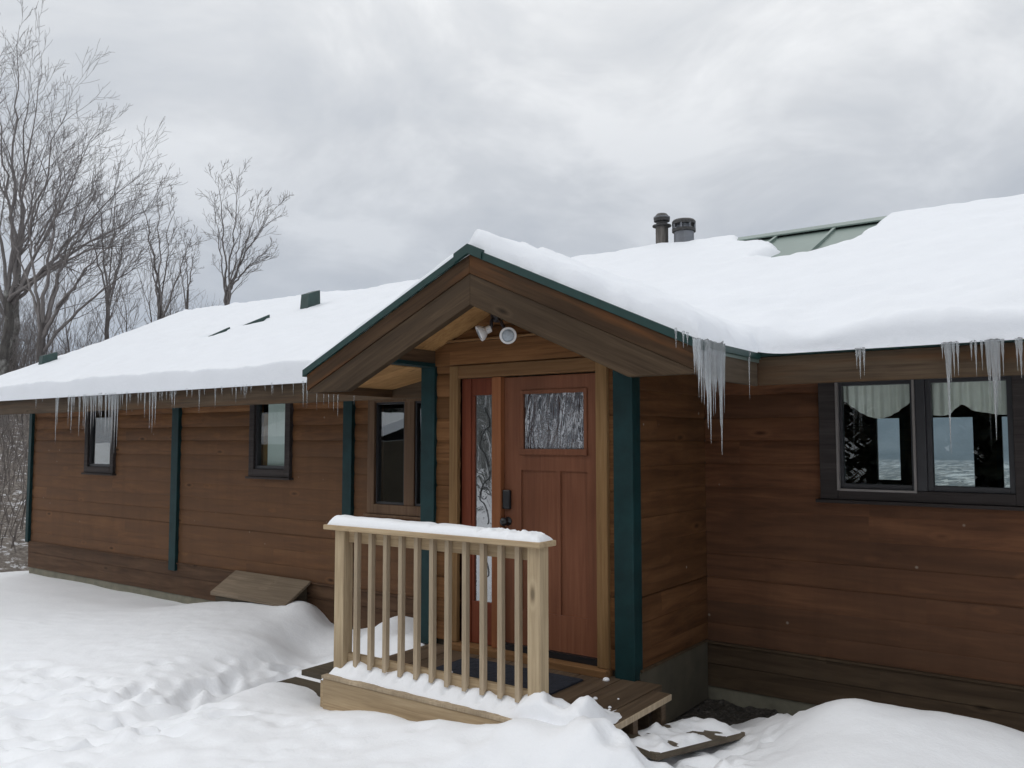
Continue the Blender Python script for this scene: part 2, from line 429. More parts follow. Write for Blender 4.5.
# interior of the right-hand room and the dark rooms
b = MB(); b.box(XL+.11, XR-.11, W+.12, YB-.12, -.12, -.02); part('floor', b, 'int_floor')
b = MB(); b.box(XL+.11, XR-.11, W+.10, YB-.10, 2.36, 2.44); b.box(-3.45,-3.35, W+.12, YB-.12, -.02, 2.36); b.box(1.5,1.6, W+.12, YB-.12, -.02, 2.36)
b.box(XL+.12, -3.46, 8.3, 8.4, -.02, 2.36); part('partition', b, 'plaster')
# lower skirt boards + ledges + foundation
b = MB()
for x0, x1, m_ in ((XL, VX0, 'skirt_wood_brown'), (VX1-.02, XR, 'skirt_wood')):
    b = MB(); b.box(x0, x1, W-.006, W+.09, -.13, .022); b.box(x0, x1, W-.002, W+.09, -.31 if x0 > -5 else -.365, -.133)
    part('skirt_board', b, m_, bevel=.004)
    b = MB(); b.box(x0, x1, W-.022, W+.05, .023, .043); part('water_table', b, m_, bevel=.004)
b = MB(); b.box(VX1-.05, VX1+.012, D+.05, W-.03, -.40, .040); b.box(VX0-.012, VX0+.05, D+.05, W-.03, -.40, .040); b.box(VX0+.01, VX1-.01, D+.03, D+.09, -.4, .05); part('skirt_panel', b, 'panel_green', bevel=.004)
b = MB(); b.box(VX1-.04, VX1+.022, D+.06, W-.035, .042, .058); part('ledge_strip', b, 'skirt_wood', bevel=.003)
b = MB(); b.box(XL+.02, XR-.02, W+.012, W+.16, -1.4, -.30); b.box(XL+.02, XL+.2, W+.17, YB-.02, -1.4, -.2); b.box(XR-.2, XR-.02, W+.17, YB-.02, -1.4, -.2); b.box(XL+.02, XR-.02, YB-.2, YB-.02, -2.4, -.2)
b.box(VX0+.06, VX1-.06, D+.1, W, -1.2, -.38)
part('foundation', b, 'concrete')

# ------------------------------------------------------------------ roof
RXL, RXR = -14.45, 3.5
b = MB()
t_ = .13
# main roof slabs with soffit (closed prism), the front slab is cut round the entry gable only where hidden
b.prism([(EY+.012, zmain(EY)-.02-t_+.06), (EY+.012, zmain(EY)-.01), (RY, zmain(RY)), (2*RY-EY, zmain(EY)), (2*RY-EY, zmain(EY)-t_), (RY, zmain(RY)-t_)], RXL, RXR, 'x')
part('roof', b, 'roof_metal')
b = MB()
for x in [RXL+.2+.62*i for i in range(29)]:
    x += -2.42 - (RXL+.2+.62*19.0)   # one seam stands in the bare patch
    if x < RXL or x > RXR: continue
    b.prism([(EY+.1, zmain(EY+.1)-.005), (EY+.1, zmain(EY+.1)+.03), (RY-.16, zmain(RY-.16)+.03), (RY-.16, zmain(RY-.16)-.005)], x-.016, x+.016, 'x')
part('seam', b, 'roof_metal')
b = MB()
zr = zmain(RY)
b.prism([(RY-.16, zr-.047), (RY-.16, zr-.032), (RY, zr+.040), (RY+.16, zr-.032), (RY+.16, zr-.047), (RY, zr+.025)], RXL, RXR, 'x')
part('ridge_cap', b, 'roof_metal')
b = MB()
for (xa, ya), (xb, yb) in (((-10.56,7.10), (-10.42,7.40)), ((-10.33,7.52), (-10.12,7.86))):
    za, zb = zmain(ya), zmain(yb)
    b.add([(xa-.03,ya,za),(xa+.03,ya,za),(xb+.03,yb,zb),(xb-.03,yb,zb),(xa-.01,ya,za+.165),(xa+.02,ya,za+.165),(xb+.02,yb,zb+.205),(xb-.01,yb,zb+.205)], [(3,2,1,0),(4,5,6,7),(0,1,5,4),(1,2,6,5),(2,3,7,6),(3,0,4,7)])
part('vent_or_shade_rib', b, 'vent_rib_green')  # exposed seam ribs, coloured dark for the shaded slits in the snow
# gable roof slab
GT = 1.735
b = MB(); zt = zgab(XC+GT)
b.prism([(XC-GT, zt), (XC, 3.0), (XC+GT, zt), (XC+GT, zt-.06), (XC, 2.94), (XC-GT, zt-.06)], YF+.03, 7.28, 'y'); part('gable_roof', b, 'roof_metal')
b = MB()
h_ = .975
b.prism([(XC-h_, 3-SLOPE*h_-.235), (XC, 2.765), (XC+h_, 3-SLOPE*h_-.235), (XC+h_, 3-SLOPE*h_-.265), (XC, 2.735), (XC-h_, 3-SLOPE*h_-.265)], YF+.072, D+.02, 'y')
part('soffit', b, 'soffit')
b = MB(); b.prism([(VX0-.001, 2.222), (VX0-.001, 2.24), (XC-1.694, 2.108), (XC-1.694, 2.09)], YF+.072, EY-.002, 'y'); part('soffit', b, 'soffit')
b = MB(); b.prism([(VX1+.001, 2.222), (VX1+.001, 2.24), (XC+1.694, 2.108), (XC+1.694, 2.09)], YF+.072, EY-.002, 'y'); part('soffit', b, 'soffit')
# barge boards of the gable: upper board, lower board, green drip edge
zi = 2.593
def rake(mb, o_top, o_bot, y0, y1, tip, zcut=None, side=0):
    """sloping board between two offsets under the roof line; side -1 / +1"""
    def P(dx, off): return (XC + side*dx, 3.0 - SLOPE*dx - off)
    poly = [P(0.0, o_top), P(tip, o_top)]
    if zcut is not None:
        zb = 3.0 - SLOPE*tip - o_bot
        if zb < zcut:
            dxc = (3.0 - o_bot - zcut)/SLOPE
            poly += [(XC+side*tip, zcut), (XC+side*dxc, zcut)]
        else: poly += [P(tip, o_bot)]
    else: poly += [P(tip, o_bot)]
    poly += [P(0.0, o_bot)]
    mb.prism(poly, y0, y1, 'y')
for s in (-1, 1):
    b = MB(); rake(b, .052, .185, YF-.006, YF+.045, 1.715, 2.02, s); part('barge_board', b, 'barge_upper_'+('left' if s < 0 else 'right'), bevel=.004)
    b = MB(); rake(b, .186, .41, YF+.004, YF+.070, 1.715, 2.02, s); part('barge_board', b, 'barge_lower_'+('left' if s < 0 else 'right'), bevel=.004)
b = MB()
for s in (-1, 1): rake(b, -.004, .05, YF-.022, YF+.05, 1.752, None, s)
part('drip_edge', b, 'drip')
b = MB()
for s in (-1, 1):
    P = [(XC, 3.022), (XC+s*.125, 3.022-SLOPE*.125), (XC+s*.125, 2.955-SLOPE*.125), (XC, 2.952)]
    b.prism(P, YF-.032, YF+.2, 'y')
part('ridge_cap', b, 'drip')
# gable side eave boards
b = MB(); b.box(XC+1.695, XC+1.722, YF+.072, EY+.0, 1.995, 2.19); part('eave_board', b, 'eave_wood', bevel=.003)
b = MB(); b.box(XC-1.722, XC-1.695, YF+.072, EY+.0, 2.02, 2.19); part('eave_board', b, 'dark_beam', bevel=.003)
# main fascia
b = MB(); b.box(RXL+.05, -4.86, EY, EY+.04, 2.005, 2.205); b.box(XC+1.724, RXR-.05, EY-.004, EY+.036, 2.0, 2.19); part('fascia', b, 'fascia', bevel=.004)
b = MB(); b.box(RXL-.02, XC-1.76, EY-.035, EY+.03, 2.207, 2.242); b.box(XC+1.74, RXR, EY-.035, EY+.03, 2.192, 2.238)
b.box(XC+1.723, XC+1.757, YF+.06, EY-.036, 2.172, 2.212); part('drip_edge', b, 'drip')
b = MB(); b.prism([(EY-.02, 2.0), (EY-.02, zmain(EY)+.004), (RY, zr+.004), (2*RY-EY, zmain(EY)+.004), (2*RY-EY, 2.0), (RY, zr-.24)], RXL-.03, RXL-.001, 'x')
part('rake_board', b, 'drip')
# beams from the entry corners to the gable front, with a green strip beneath
for x0 in (-4.70, -2.92):
    b = MB(); b.box(x0, x0+.14, YF+.072, D+.12, 2.258, 2.36); bm = part('beam', b, 'dark_beam', bevel=.004)
    b = MB(); b.box(x0+.02, x0+.145, YF+.08, D-.002, 2.226, 2.256); part('beam_trim', b, 'teal')
# ------------------------------------------------------------------ trim on walls
def trim(x0, x1, y0, y1, z0, z1, m='teal', name='corner_board'):
    b = MB(); b.box(x0, x1, y0, y1, z0, z1); return part(name, b, m, bevel=.004)
trim(XL-.03, XL+.06, W-.045, W+.08, .03, 2.3)
trim(-10.21, -10.06, W-.045, W+.02, -.06, 2.25)
trim(-6.94, -6.80, W-.045, W+.02, -.02, 2.25)
trim(VX0+.004, VX0+.15, D-.028, D+.09, -.005, 2.258)
trim(VX1-.15, VX1+.003, D-.020, D+.10, -.005, 2.33)
# head boards over the door
b = MB(); b.box(VX0+.15, VX1-.16, D-.022, D+.01, 2.232, 2.412); part('head_board', b, 'siding_gable', bevel=.004)
b = MB(); b.box(VX0+.15, VX1-.16, D-.040, D+.01, 2.414, 2.432); part('head_strip', b, 'trim_wood_x', bevel=.003)
# ------------------------------------------------------------------ entry: casing, sidelight, door
for x0, x1 in ((-4.395, -4.31), (-3.042, -2.953)):
    b = MB(); b.box(x0, x1, D-.034, D+.03, .052, 2.222); part('casing', b, 'trim_wood', bevel=.004)
b = MB(); b.box(-4.309, -3.043, D-.030, D+.03, 2.122, 2.222); part('casing', b, 'trim_wood_x', bevel=.004)
b = MB(); b.box(-4.40, -2.95, D-.085, D+.06, -.002, .050); part('sill', b, 'trim_wood_x', bevel=.005)
sl = MB(); sl.box(-4.309, -4.215, D+.02, D+.07, .052, 2.12); sl.box(-4.214, -3.981, D+.03, D+.07, 1.985, 2.12); sl.box(-4.214, -3.981, D+.03, D+.07, .052, .375); sl.box(-4.214,-4.185,D+.03,D+.07,.376,1.984); sl.box(-4.004,-3.981,D+.03,D+.07,.376,1.984)
slo = part('sidelight', sl, 'jamb_dark', bevel=.004)
b = MB(); b.box(-4.184, -4.005, D+.045, D+.055, .376, 1.984); part('pane', b, 'frost_glass', parent=slo)
b = MB()
for k in range(3):
    pts = []
    for i in range(22):
        u = i/21; a = u*2.0*PI*1.2 + k
        pts.append((-4.095 + .055*math.sin(a)*(1-.3*u), D+.040, 1.86 - .46*k - .42*u + .02*math.cos(2*a)))
    b.tube(pts, .0028, 5)
    pts = [(-4.095 + .06*math.cos(t_*PI/8)*(1-t_/22), D+.040, 1.66-.46*k + .07*math.sin(t_*PI/8)*(1-t_/22)) for t_ in range(16)]
    b.tube(pts, .0022, 5)
part('scrollwork', b, 'black', parent=slo, smooth=True)
b = MB(); b.box(-3.980, -3.893, D-.018, D+.07, .052, 2.12); part('mullion', b, 'jamb_wood', bevel=.005)
# door slab with recessed panels
dx0, dx1, dz0, dz1 = -3.888, -3.044, .10, 2.112
b = MB(); y0, y1 = D+.028, D+.075
gx0, gx1, gz0, gz1 = -3.703, -3.172, 1.565, 1.978
px0, pxm0, pxm1, px1, pz0, pz1 = -3.731, -3.418, -3.380, -3.150, .36, 1.402
b.box(dx0, gx0 if gx0 < px0 else px0, y0, y1, dz0, dz1); b.box(px1, dx1, y0, y1, dz0, dz1)
b.box(px0, px1, y0, y1, gz1, dz1); b.box(px0, px1, y0, y1, pz1, gz0); b.box(px0, px1, y0, y1, dz0, pz0)
b.box(px0, gx0, y0, y1, gz0, gz1); b.box(gx1, px1, y0, y1, gz0, gz1); b.box(pxm0, pxm1, y0, y1, pz0, pz1)
b.box(px0, pxm0, y0+.014, y1, pz0, pz1); b.box(pxm1, px1, y0+.014, y1, pz0, pz1)
door = part('door', b, 'door_wood')
b = MB()
for a, c, e, f in ((gx0-.028, gx0, gz0-.03, gz1+.03), (gx1, gx1+.028, gz0-.03, gz1+.03)): b.box(a, c, y0-.012, y0+.01, e, f)
b.box(gx0, gx1, y0-.012, y0+.01, gz1, gz1+.03); b.box(gx0-.03, gx1+.03, y0-.022, y0+.01, gz0-.045, gz0)
part('glazing_bead', b, 'door_wood', parent=door, bevel=.004)
b = MB(); b.box(gx0, gx1, y0+.012, y0+.02, gz0, gz1); part('pane', b, 'rain_glass', parent=door)
b = MB(); b.box(-3.890, -3.822, y0-.03, y0, 1.105, 1.25); part('keypad_lock', b, 'black', parent=door, bevel=.008)
b = MB(); b.lathe([(.034,0),(.034,.008),(.014,.012),(.014,.035),(.028,.045),(.033,.06),(.026,.075),(.01,.08)], (-3.853, y0, 1.012), 20, (0,-1,0)); part('door_knob', b, 'black', parent=door, smooth=True)
b = MB(); b.box(dx0-.005, dx1+.005, D+.0, D+.09, .052, .098); part('threshold', b, 'black')
# ------------------------------------------------------------------ windows
def window(x0, x1, z0, z1, m_case, m_sash, glassm, cas=.075, sash=.035, mull=None, sill=True, edge=None, deep=.06, top=True, cl=None, cr=None):
    cl = cas if cl is None else cl; cr = cas if cr is None else cr
    b = MB(); y0 = W-.042
    b.box(x0-cl, x0, y0, W+.06, z0-cas, z1+cas); b.box(x1, x1+cr, y0, W+.06, z0-cas, z1+cas)
    b.box(x0, x1, y0, W+.06, z0-cas, z0); b.box(x0, x1, y0, W+.06, z1, z1+cas)
    w = part('window', b, m_case, bevel=.004)
    if sill:
        b = MB(); b.box(x0-cl-.03, x1+cr+.03, W-.065, W+.03, z0-cas-.028, z0-cas-.003); part('sill', b, m_case, parent=w, bevel=.004)
    b = MB(); bays = [(x0, x1)] if mull is None else [(x0, mull[0]), (mull[1], x1)]
    if mull and m_case != 'brown_win': b.box(mull[0], mull[1], W-.03, W+.055, z0, z1)
    for a, c in bays:
        b.box(a, a+sash, W-.012, W+.05, z0, z1); b.box(c-sash, c, W-.012, W+.05, z0, z1)
        b.box(a+sash, c-sash, W-.012, W+.05, z0, z0+sash*1.1); b.box(a+sash, c-sash, W-.012, W+.05, z1-sash, z1)
    part('sash', b, m_sash, parent=w, bevel=.003)
    if mull and m_case == 'brown_win':
        b = MB(); b.box(mull[0]+.001, mull[1]-.001, W-.028, W+.055, z0, z1); part('mullion', b, m_case, parent=w, bevel=.003)
    for a, c in bays:
        b = MB(); b.box(a+sash, c-sash, W+.014, W+.018, z0+sash*1.1, z1-sash); part('pane', b, glassm, parent=w)
    return w
w1 = window(-12.36, -11.74, 1.25, 2.10, 'win_frame', 'sash', 'glass_dark', cas=.09)
w2 = window(-8.49, -7.92, 1.29, 2.10, 'win_frame', 'sash', 'glass', cas=.09)
w3 = window(-6.46, -5.30, .96, 2.03, 'brown_win', 'sash', 'glass_dark', sash=.022, cas=.10, mull=(-6.04, -5.90))
w4 = window(-1.72, -.60, 1.275, 2.06, 'win_frame', 'sash', 'glass', cas=.075, mull=(-1.19, -1.125), cl=.125)
b = MB(); y0 = W-.046
b.box(-1.722,-1.706, W-.05, W, 1.265, 2.06); b.box(-1.705,-1.19, W-.05, W, 1.262, 1.277); b.box(-1.205,-1.190, W-.05, W, 1.278, 2.06)
part('track_edge', b, 'sash_edge', parent=w4)
for a, c, e, f in ob:   # windows in the back wall, seen through the front one
    b = MB(); b.box(a-.06, a, YB-.1, YB+.04, e-.06, f+.06); b.box(c, c+.06, YB-.1, YB+.04, e-.06, f+.06); b.box(a, c, YB-.1, YB+.04, e-.06, e); b.box(a, c, YB-.1, YB+.04, f, f+.06)
    w = part('window', b, 'sash'); b = MB(); b.box(a, c, YB-.03, YB-.026, e, f); part('pane', b, 'glass', parent=w)
# curtains and blinds
def cloth(name, x0, x1, y, ztop, botfn, m, waves, amp, label, cat, nx=90, nz=14):
    rows = []
    for j in range(nz+1):
        r = []
        for i in range(nx+1):
            x = x0+(x1-x0)*i/nx; zb = botfn((x-x0)/(x1-x0)); z = ztop+(zb-ztop)*j/nz
            r.append((x, y + amp*math.sin(waves*2*PI*i/nx + .6*math.sin(i*.21))*(.5+.5*j/nz) + .008*fbm(x*6, z*3, y), z))
        rows.append(r)
    mb = MB(); mb.grid(rows); o = mb.build(name, M[m], None, origin=((x0+x1)/2, y, botfn(.5)), smooth=True)
    md = o.modifiers.new('thick', 'SOLIDIFY'); md.thickness = .004
    return tag(o, label, cat)
cloth('curtain', -1.70, -1.17, W+.11, 2.08, lambda u: 1.90 - .115*math.sin(PI*min(1, max(0, u*1.15-.02)))**1.0 + .03*abs(u-.5), 'valance', 9, .014, 'pale scalloped valance hanging inside the left pane of the big right window', 'curtain')
cloth('curtain', -1.13, -.58, W+.11, 2.08, lambda u: 1.81 + .06*math.exp(-((u-.38)/.10)**2) - .012*math.sin(u*9), 'valance', 9, .016, 'pale gathered valance hanging inside the right pane of the big right window', 'curtain')
b = MB(); b.box(-8.37, -7.93, W+.075, W+.08, 1.30, 2.10); tag(b.build('blind', M['blind'], None, origin=(-8.12, W+.08, 1.3)), 'pale roller blind behind the narrow dark framed window of the left wall', 'blind')
b = MB(); b.box(-8.47, -8.385, W+.085, W+.10, 1.30, 1.95); tag(b.build('shutter_board', M['trim_wood'], None, origin=(-8.39, W+.09, 1.3)), 'ochre board standing beside the pale blind inside the narrow left window', 'board')
# ------------------------------------------------------------------ floodlight
b = MB(); b.lathe([(.055,0),(.055,.02),(.045,.035),(.02,.045)], (-3.92, D-.022, 2.595), 18, (0,-1,0)); fl = part('floodlight', b, 'bronze', smooth=True)
def lamp_head(c, aim, arm0):
    c = Vector(c); a = Vector(aim).normalized(); back = c - a*.10
    b = MB(); b.tube([arm0, Vector(arm0)*.5+back*.5+Vector((0,-.01,.012)), back], .013, 8); part('lamp_arm', b, 'bronze', parent=fl, smooth=True)
    b = MB(); b.lathe([(.017,-.10),(.028,-.095),(.030,-.055),(.044,-.043),(.060,-.02),(.064,0),(.062,.004),(.049,.006),(.046,-.004)], c, 24, a); part('lamp_head', b, 'white_plastic', parent=fl, smooth=False)
    b = MB(); b.lathe([(.046,-.006),(.046,.002),(.03,.008),(.008,.01)], c, 20, a); part('lens', b, 'lens', parent=fl, smooth=True)
lamp_head((-3.985, 5.06, 2.445), (-.62, -.62, -.42), (-3.94, D-.05, 2.58))
lamp_head((-3.69, 5.03, 2.405), (.62, -.74, -.26), (-3.89, D-.05, 2.58))
# ------------------------------------------------------------------ flues and roof vents
def flue(x, y, r, zt, kind):
    b = MB()
    if kind == 'slim':
        b.lathe([(r,2.9),(r,zt-.17)], (x,y,0), 22); f = part('flue', b, 'flue_rust', smooth=False)
        b = MB(); b.lathe([(r*1.05,zt-.17),(r*1.5,zt-.16),(r*1.5,zt-.145),(r*.9,zt-.14),(r*.9,zt-.10),(r*1.25,zt-.095),(r*1.3,zt-.06),(r*1.15,zt-.035),(r*.8,zt)], (x,y,0), 22); part('flue_cap', b, 'flue_dark', parent=f)
        b = MB(); b.lathe([(r*1.31,zt-.055),(r*1.31,zt-.04)], (x,y,0), 22); part('cap_rim', b, 'flue_grey', parent=f)
    else:
        b.lathe([(r,2.9),(r,zt-.15)], (x,y,0), 26); f = part('flue', b, 'flue_grey', smooth=False)
        b = MB(); b.lathe([(r*.98,zt-.15),(r*1.18,zt-.145),(r*1.18,zt-.11)], (x,y,0), 26); b.lathe([(r*1.18,zt-.055),(r*1.18,zt-.02),(r*1.05,zt),(r*.3,zt+.006)], (x,y,0), 26); part('flue_cap', b, 'flue_dark', parent=f)
        b = MB()
        for k in range(8):
            a = k*PI/4+.2; b.tube([(x+r*1.1*math.cos(a), y+r*1.1*math.sin(a), zt-.112), (x+r*1.1*math.cos(a), y+r*1.1*math.sin(a), zt-.052)], .012, 5)
        b.lathe([(r*.75,zt-.12),(r*.75,zt-.05)], (x,y,0), 20)
        part('cap_strut', b, 'flue_grey', parent=f)
flue(-4.60, 9.52, .078, 4.45, 'slim')
flue(-4.305, 9.52, .122, 4.325, 'wide')
def vent_or_shade_rib(x, y, w, d, h):
    z = zmain(y); b = MB()
    b.prism([(y-d, zmain(y-d)-.02), (y-d*.7, z+h-.03), (y+d*.9, z+h+.05), (y+d, zmain(y+d)-.02)], x-w/2, x+w/2, 'x')
    part('vent_or_shade_rib', b, 'vent_rib_green')
vent_or_shade_rib(-9.68, 8.25, .17, .13, .36)
vent_or_shade_rib(-14.13, 6.62, .12, .14, .32)

# ------------------------------------------------------------------ snow on the roof (height field over main roof and entry gable)
def lerp(a, b_, u): return a + (b_-a)*u
def roof_snow():
    xs = set(); x = RXL-.03
    while x < RXR+.04: xs.add(round(x, 3)); x += .05 if x < 1.0 else .12
    for s in (-1, 1):
        for o in (-.02, 0, .015, .03, .06): xs.add(round(XC + s*(1.752-o), 3))
    xs = sorted(xs)
    ys = set(); y = 4.62
    while y < RY+.35: ys.add(round(y, 3)); y += .05
    for y0 in (4.62, 5.545):
        for o in (0, .003, .007, .013, .022, .035, .055, .08): ys.add(round(y0+o, 3))
    ys = sorted(ys)
    patch = [(-3.62,9.6),(-2.0,9.6),(-2.02,8.75),(-2.12,8.30),(-2.36,8.02),(-2.62,7.92),(-2.88,8.10),(-2.74,8.45),(-2.95,8.85),(-3.35,9.02)]
    def pd(px, py):
        ins = False; dm = 9; n = len(patch)
        for i in range(n):
            (x0,y0),(x1,y1) = patch[i], patch[(i+1)%n]
            if (y0 > py) != (y1 > py) and px < (x1-x0)*(py-y0)/(y1-y0)+x0: ins = not ins
            u = max(0, min(1, ((px-x0)*(x1-x0)+(py-y0)*(y1-y0))/((x1-x0)**2+(y1-y0)**2)))
            dm = min(dm, math.hypot(px-x0-u*(x1-x0), py-y0-u*(y1-y0)))
        return -dm if ins else dm
    idx = {}; mb = MB()
    def ok(x, y):
        return y >= 5.545-1e-6 or (abs(x-XC) <= 1.752+1e-6)
    for i, x in enumerate(xs):
        for j, y in enumerate(ys):
            if not ok(x, y): continue
            dA = y-5.545; adx = abs(x-XC); dB = min(1.752-adx, y-4.62)
            d = max(dA, dB); inB = dB > dA
            zm = zmain(y) if y >= 5.4 else -9
            zg = zgab(x)
            k = .10
            if zm < -5: zz = zg
            elif zg < -5: zz = zm
            else:
                h = max(0, min(1, .5+.5*(zm-zg)/k)); zz = zg+(zm-zg)*h + k*h*(1-h)
            n = fbm(x*.9, y*.9, 1.3, 3)
            left = x < XC; lw = min(1, max(0, .5+(x-XC)/1.6)); lw = lw*lw*(3-2*lw)
            up = min(1, max(0, (y-EY)/(RY-EY)))
            TA = lerp(lerp(.20, .10 + .10*min(1, max(0, (-x-8)/6)), up) + .035*n, lerp(.175, .065, up**.8) + .05*n*(1-.7*up), lw)
            TG = (lerp(.045, .10, min(1, max(0, (y-4.62)/.3))) if left else .145 + .035*n)
            g_ = max(0, min(1, .5 + (zg-zm)/.16)) if zg > -5 else 0
            if zm < -5: g_ = 1
            lump = .5+.5*fbm(x*5.5, y*5.5, 4.1, 3)
            def prof(e, r):
                u = max(0, min(1, e/r)); return math.sqrt(max(0, 1-(1-u)**2)) if e > 0 else 0
            pA = prof(dA - (0 if left else .012*lump), .022 if left else .09+.05*lump) if y >= 5.545-1e-6 else 0
            dB2 = dB - (.004 if left else .006 + .05*max(0, lump-.25))
            if abs(x-XC) < .14: dB2 = dB-.03+.02*lump
            pB = prof(dB2, .03 if left else .09+.05*lump) if dB > -1e-6 else 0
            p = max(pA, pB); e = max(dA, dB)
            if dA >= 0 and dB >= 0 and y < 6.6: p = max(p, prof(math.hypot(dA, dB) - (0 if left else .012*lump), .09+.05*lump if not left else .03))
            T = lerp(TA, TG, g_)
            e2 = x-(RXL-.03); p = min(p, prof(e2, .05)) if e2 < .05 else p
            t = T*p
            if p <= 0: e = 0
            t += (.014*fbm(x*3.2, y*3.2, 7., 3) + .006*fbm(x*9, y*9, 3., 3))*p
            if x > XC and y < EY+.9: t += (.035*fbm(x*2.1+3, y*4.0, 2.2, 3) + .022*fbm(x*7, y*7, 1.2, 3)*max(0, 1-abs(y-EY)/.35))*p
            # pillow ripple behind the eave on the right
            rw = max(0, min(1, (x-XC-1.0)/1.4)); rw = rw*rw*(3-2*rw)
            if rw > 0: t += .022*rw*p*(1-g_)*math.exp(-((y-(EY+.33+.08*math.sin(x*1.7)))/.14)**2)
            for cx, cy, ax, ay in ((-10.50,7.24,.30,.085), (-10.25,7.66,.24,.10)):
                q = ((x-cx)/ax)**2 + ((y-cy-.25*(x-cx))/ay)**2
                if q < 4: t -= .07*math.exp(-q*q)
            if -4.2 < x < -1.2 and y > 7.8:
                q = pd(x, y) + .05*fbm(x*4, y*4, 9., 2)
                t = lerp(-.10, t, max(0, min(1, (q+.02)/.13))**.6)
            if e <= 0: t = -.05 if y < 4.8 and adx < 1.7 else -.012
            ox = oy = 0
            if y >= 5.545 and dA < .09 and not inB and e > 0: oy = -.035*math.sin(PI*min(1, dA/.09))*(.6+.8*lump)*(1 if x > XC else .5)*max(0, min(1, (adx-1.72)/.5))
            idx[(i, j)] = len(mb.v); mb.v.append((x+ox, y+oy, zz+t))
    for i in range(len(xs)-1):
        for j in range(len(ys)-1):
            q = [(i,j),(i+1,j),(i+1,j+1),(i,j+1)]
            if all(k in idx for k in q): mb.f.append(tuple(idx[k] for k in q))
    used = sorted({v for f in mb.f for v in f}); re = {v: k for k, v in enumerate(used)}
    mb.v = [mb.v[v] for v in used]; mb.f = [tuple(re[v] for v in f) for f in mb.f]
    o = mb.build('roof_snow', M['roof_snow'], None, origin=(-5.5, 5.6, 2.24), smooth=True)
    return tag(o, 'thick smooth white snow blanket lying over the whole cabin roof', 'snow')
roof_snow()

# ------------------------------------------------------------------ icicles
protos = []
for k in range(6):
    rr = random.Random(40+k); pts = []; rad = []
    n = 12; wx = rr.uniform(-.02, .02); wy = rr.uniform(-.02, .02)
    for i in range(n+1):
        u = i/n; r = (.75*(1-u)**1.5 + .25*(1-u)**.6)*(1 + .13*math.sin(u*17+k) + .09*rr.uniform(-1, 1)) + .05
        if k % 3 == 2: r *= 1.0 if u < .55 else .8
        pts.append((wx*math.sin(u*5)*.35, wy*math.sin(u*4+1)*.35, -u)); rad.append(max(.06, r))
    mb = MB(); mb.tube(pts, rad, 8)
    me_o = mb.build('icicle', M['ice'], None, smooth=True)
    protos.append(me_o)
used_p = set()
def icicle(x, y, z, length, r, label, group, k=None):
    k = random.randrange(6) if k is None else k
    p = protos[k]
    if k in used_p:
        o = p.copy(); COL.objects.link(o)
    else: o = p; used_p.add(k)
    # pts use unit radius 1 -> scale x,y by r, z by length
    o.location = (x, y, z); o.scale = (r*.76, r*.76, length); o.rotation_euler = (0, 0, random.uniform(0, 6))
    return tag(o, label, 'icicle', group)
LI = [(-12.134,.137),(-11.975,.045),(-11.569,.616),(-11.52,.364),(-11.227,.38),(-11.142,.472),(-11.082,.213),(-10.959,.512),(-10.839,.423),(-10.786,.474),(-10.736,.283),(-10.661,.487),(-10.617,.399),(-10.547,.349),(-10.481,.249),(-10.4,.389),(-10.325,.452),(-10.235,.378),(-10.17,.675),(-10.109,.723),(-10.042,.649),(-9.991,.184),(-9.925,.149),(-9.816,.273),(-9.569,.158),(-9.431,.303),(-9.339,.435),(-9.273,.482),(-9.194,.389),(-8.876,.209),(-8.816,.21),(-8.566,.08),(-8.348,.265),(-8.244,.068),(-8.042,.216),(-7.916,.078),(-7.667,.171),(-7.483,.081),(-7.416,.073),(-7.072,.105),(-6.915,.089),(-6.59,.239),(-6.531,.25)]
GL = 'icicles along the left roof eave'
for i, (x, l) in enumerate(LI):
    lab = 'thin icicle in the row hanging from the long left roof eave'
    if abs(x+11.569) < .01: lab = 'single long icicle left of the far left window, under the left eave'
    elif abs(x+10.109) < .01: lab = 'longest icicle in the dense fringe over the far left window'
    elif abs(x+9.273) < .01: lab = 'longest icicle between the far left window and the next teal wall strip'
    elif abs(x+6.531) < .01: lab = 'rightmost icicle of the left eave, hanging just beside the gable tip'
    icicle(x, 5.555+random.uniform(-.01,.012), 2.215, l+.02, .009+.011*l+random.uniform(0,.004), lab, GL)
for i in range(34):
    x = random.uniform(-11.3, -6.7); l = random.uniform(.05, .16)
    icicle(x, 5.555+random.uniform(-.008,.012), 2.215, l, random.uniform(.008,.014), 'thin icicle in the row hanging from the long left roof eave', GL)
for x, l in ((-10.30,.55),(-10.22,.5),(-10.075,.5),(-10.44,.3),(-10.14,.62)):
    icicle(x, 5.55, 2.215, l, .018, 'thin icicle in the row hanging from the long left roof eave', GL)
for x, z, l in ((-5.40,2.02,.11),(-5.33,2.02,.14),(-5.26,2.02,.18),(-5.20,2.02,.24),(-4.98,2.02,.12),(-5.5,2.02,.16)):
    icicle(x-.9, 5.56, 2.2, l+.12, .010, 'thin icicle in the row hanging from the long left roof eave', GL)
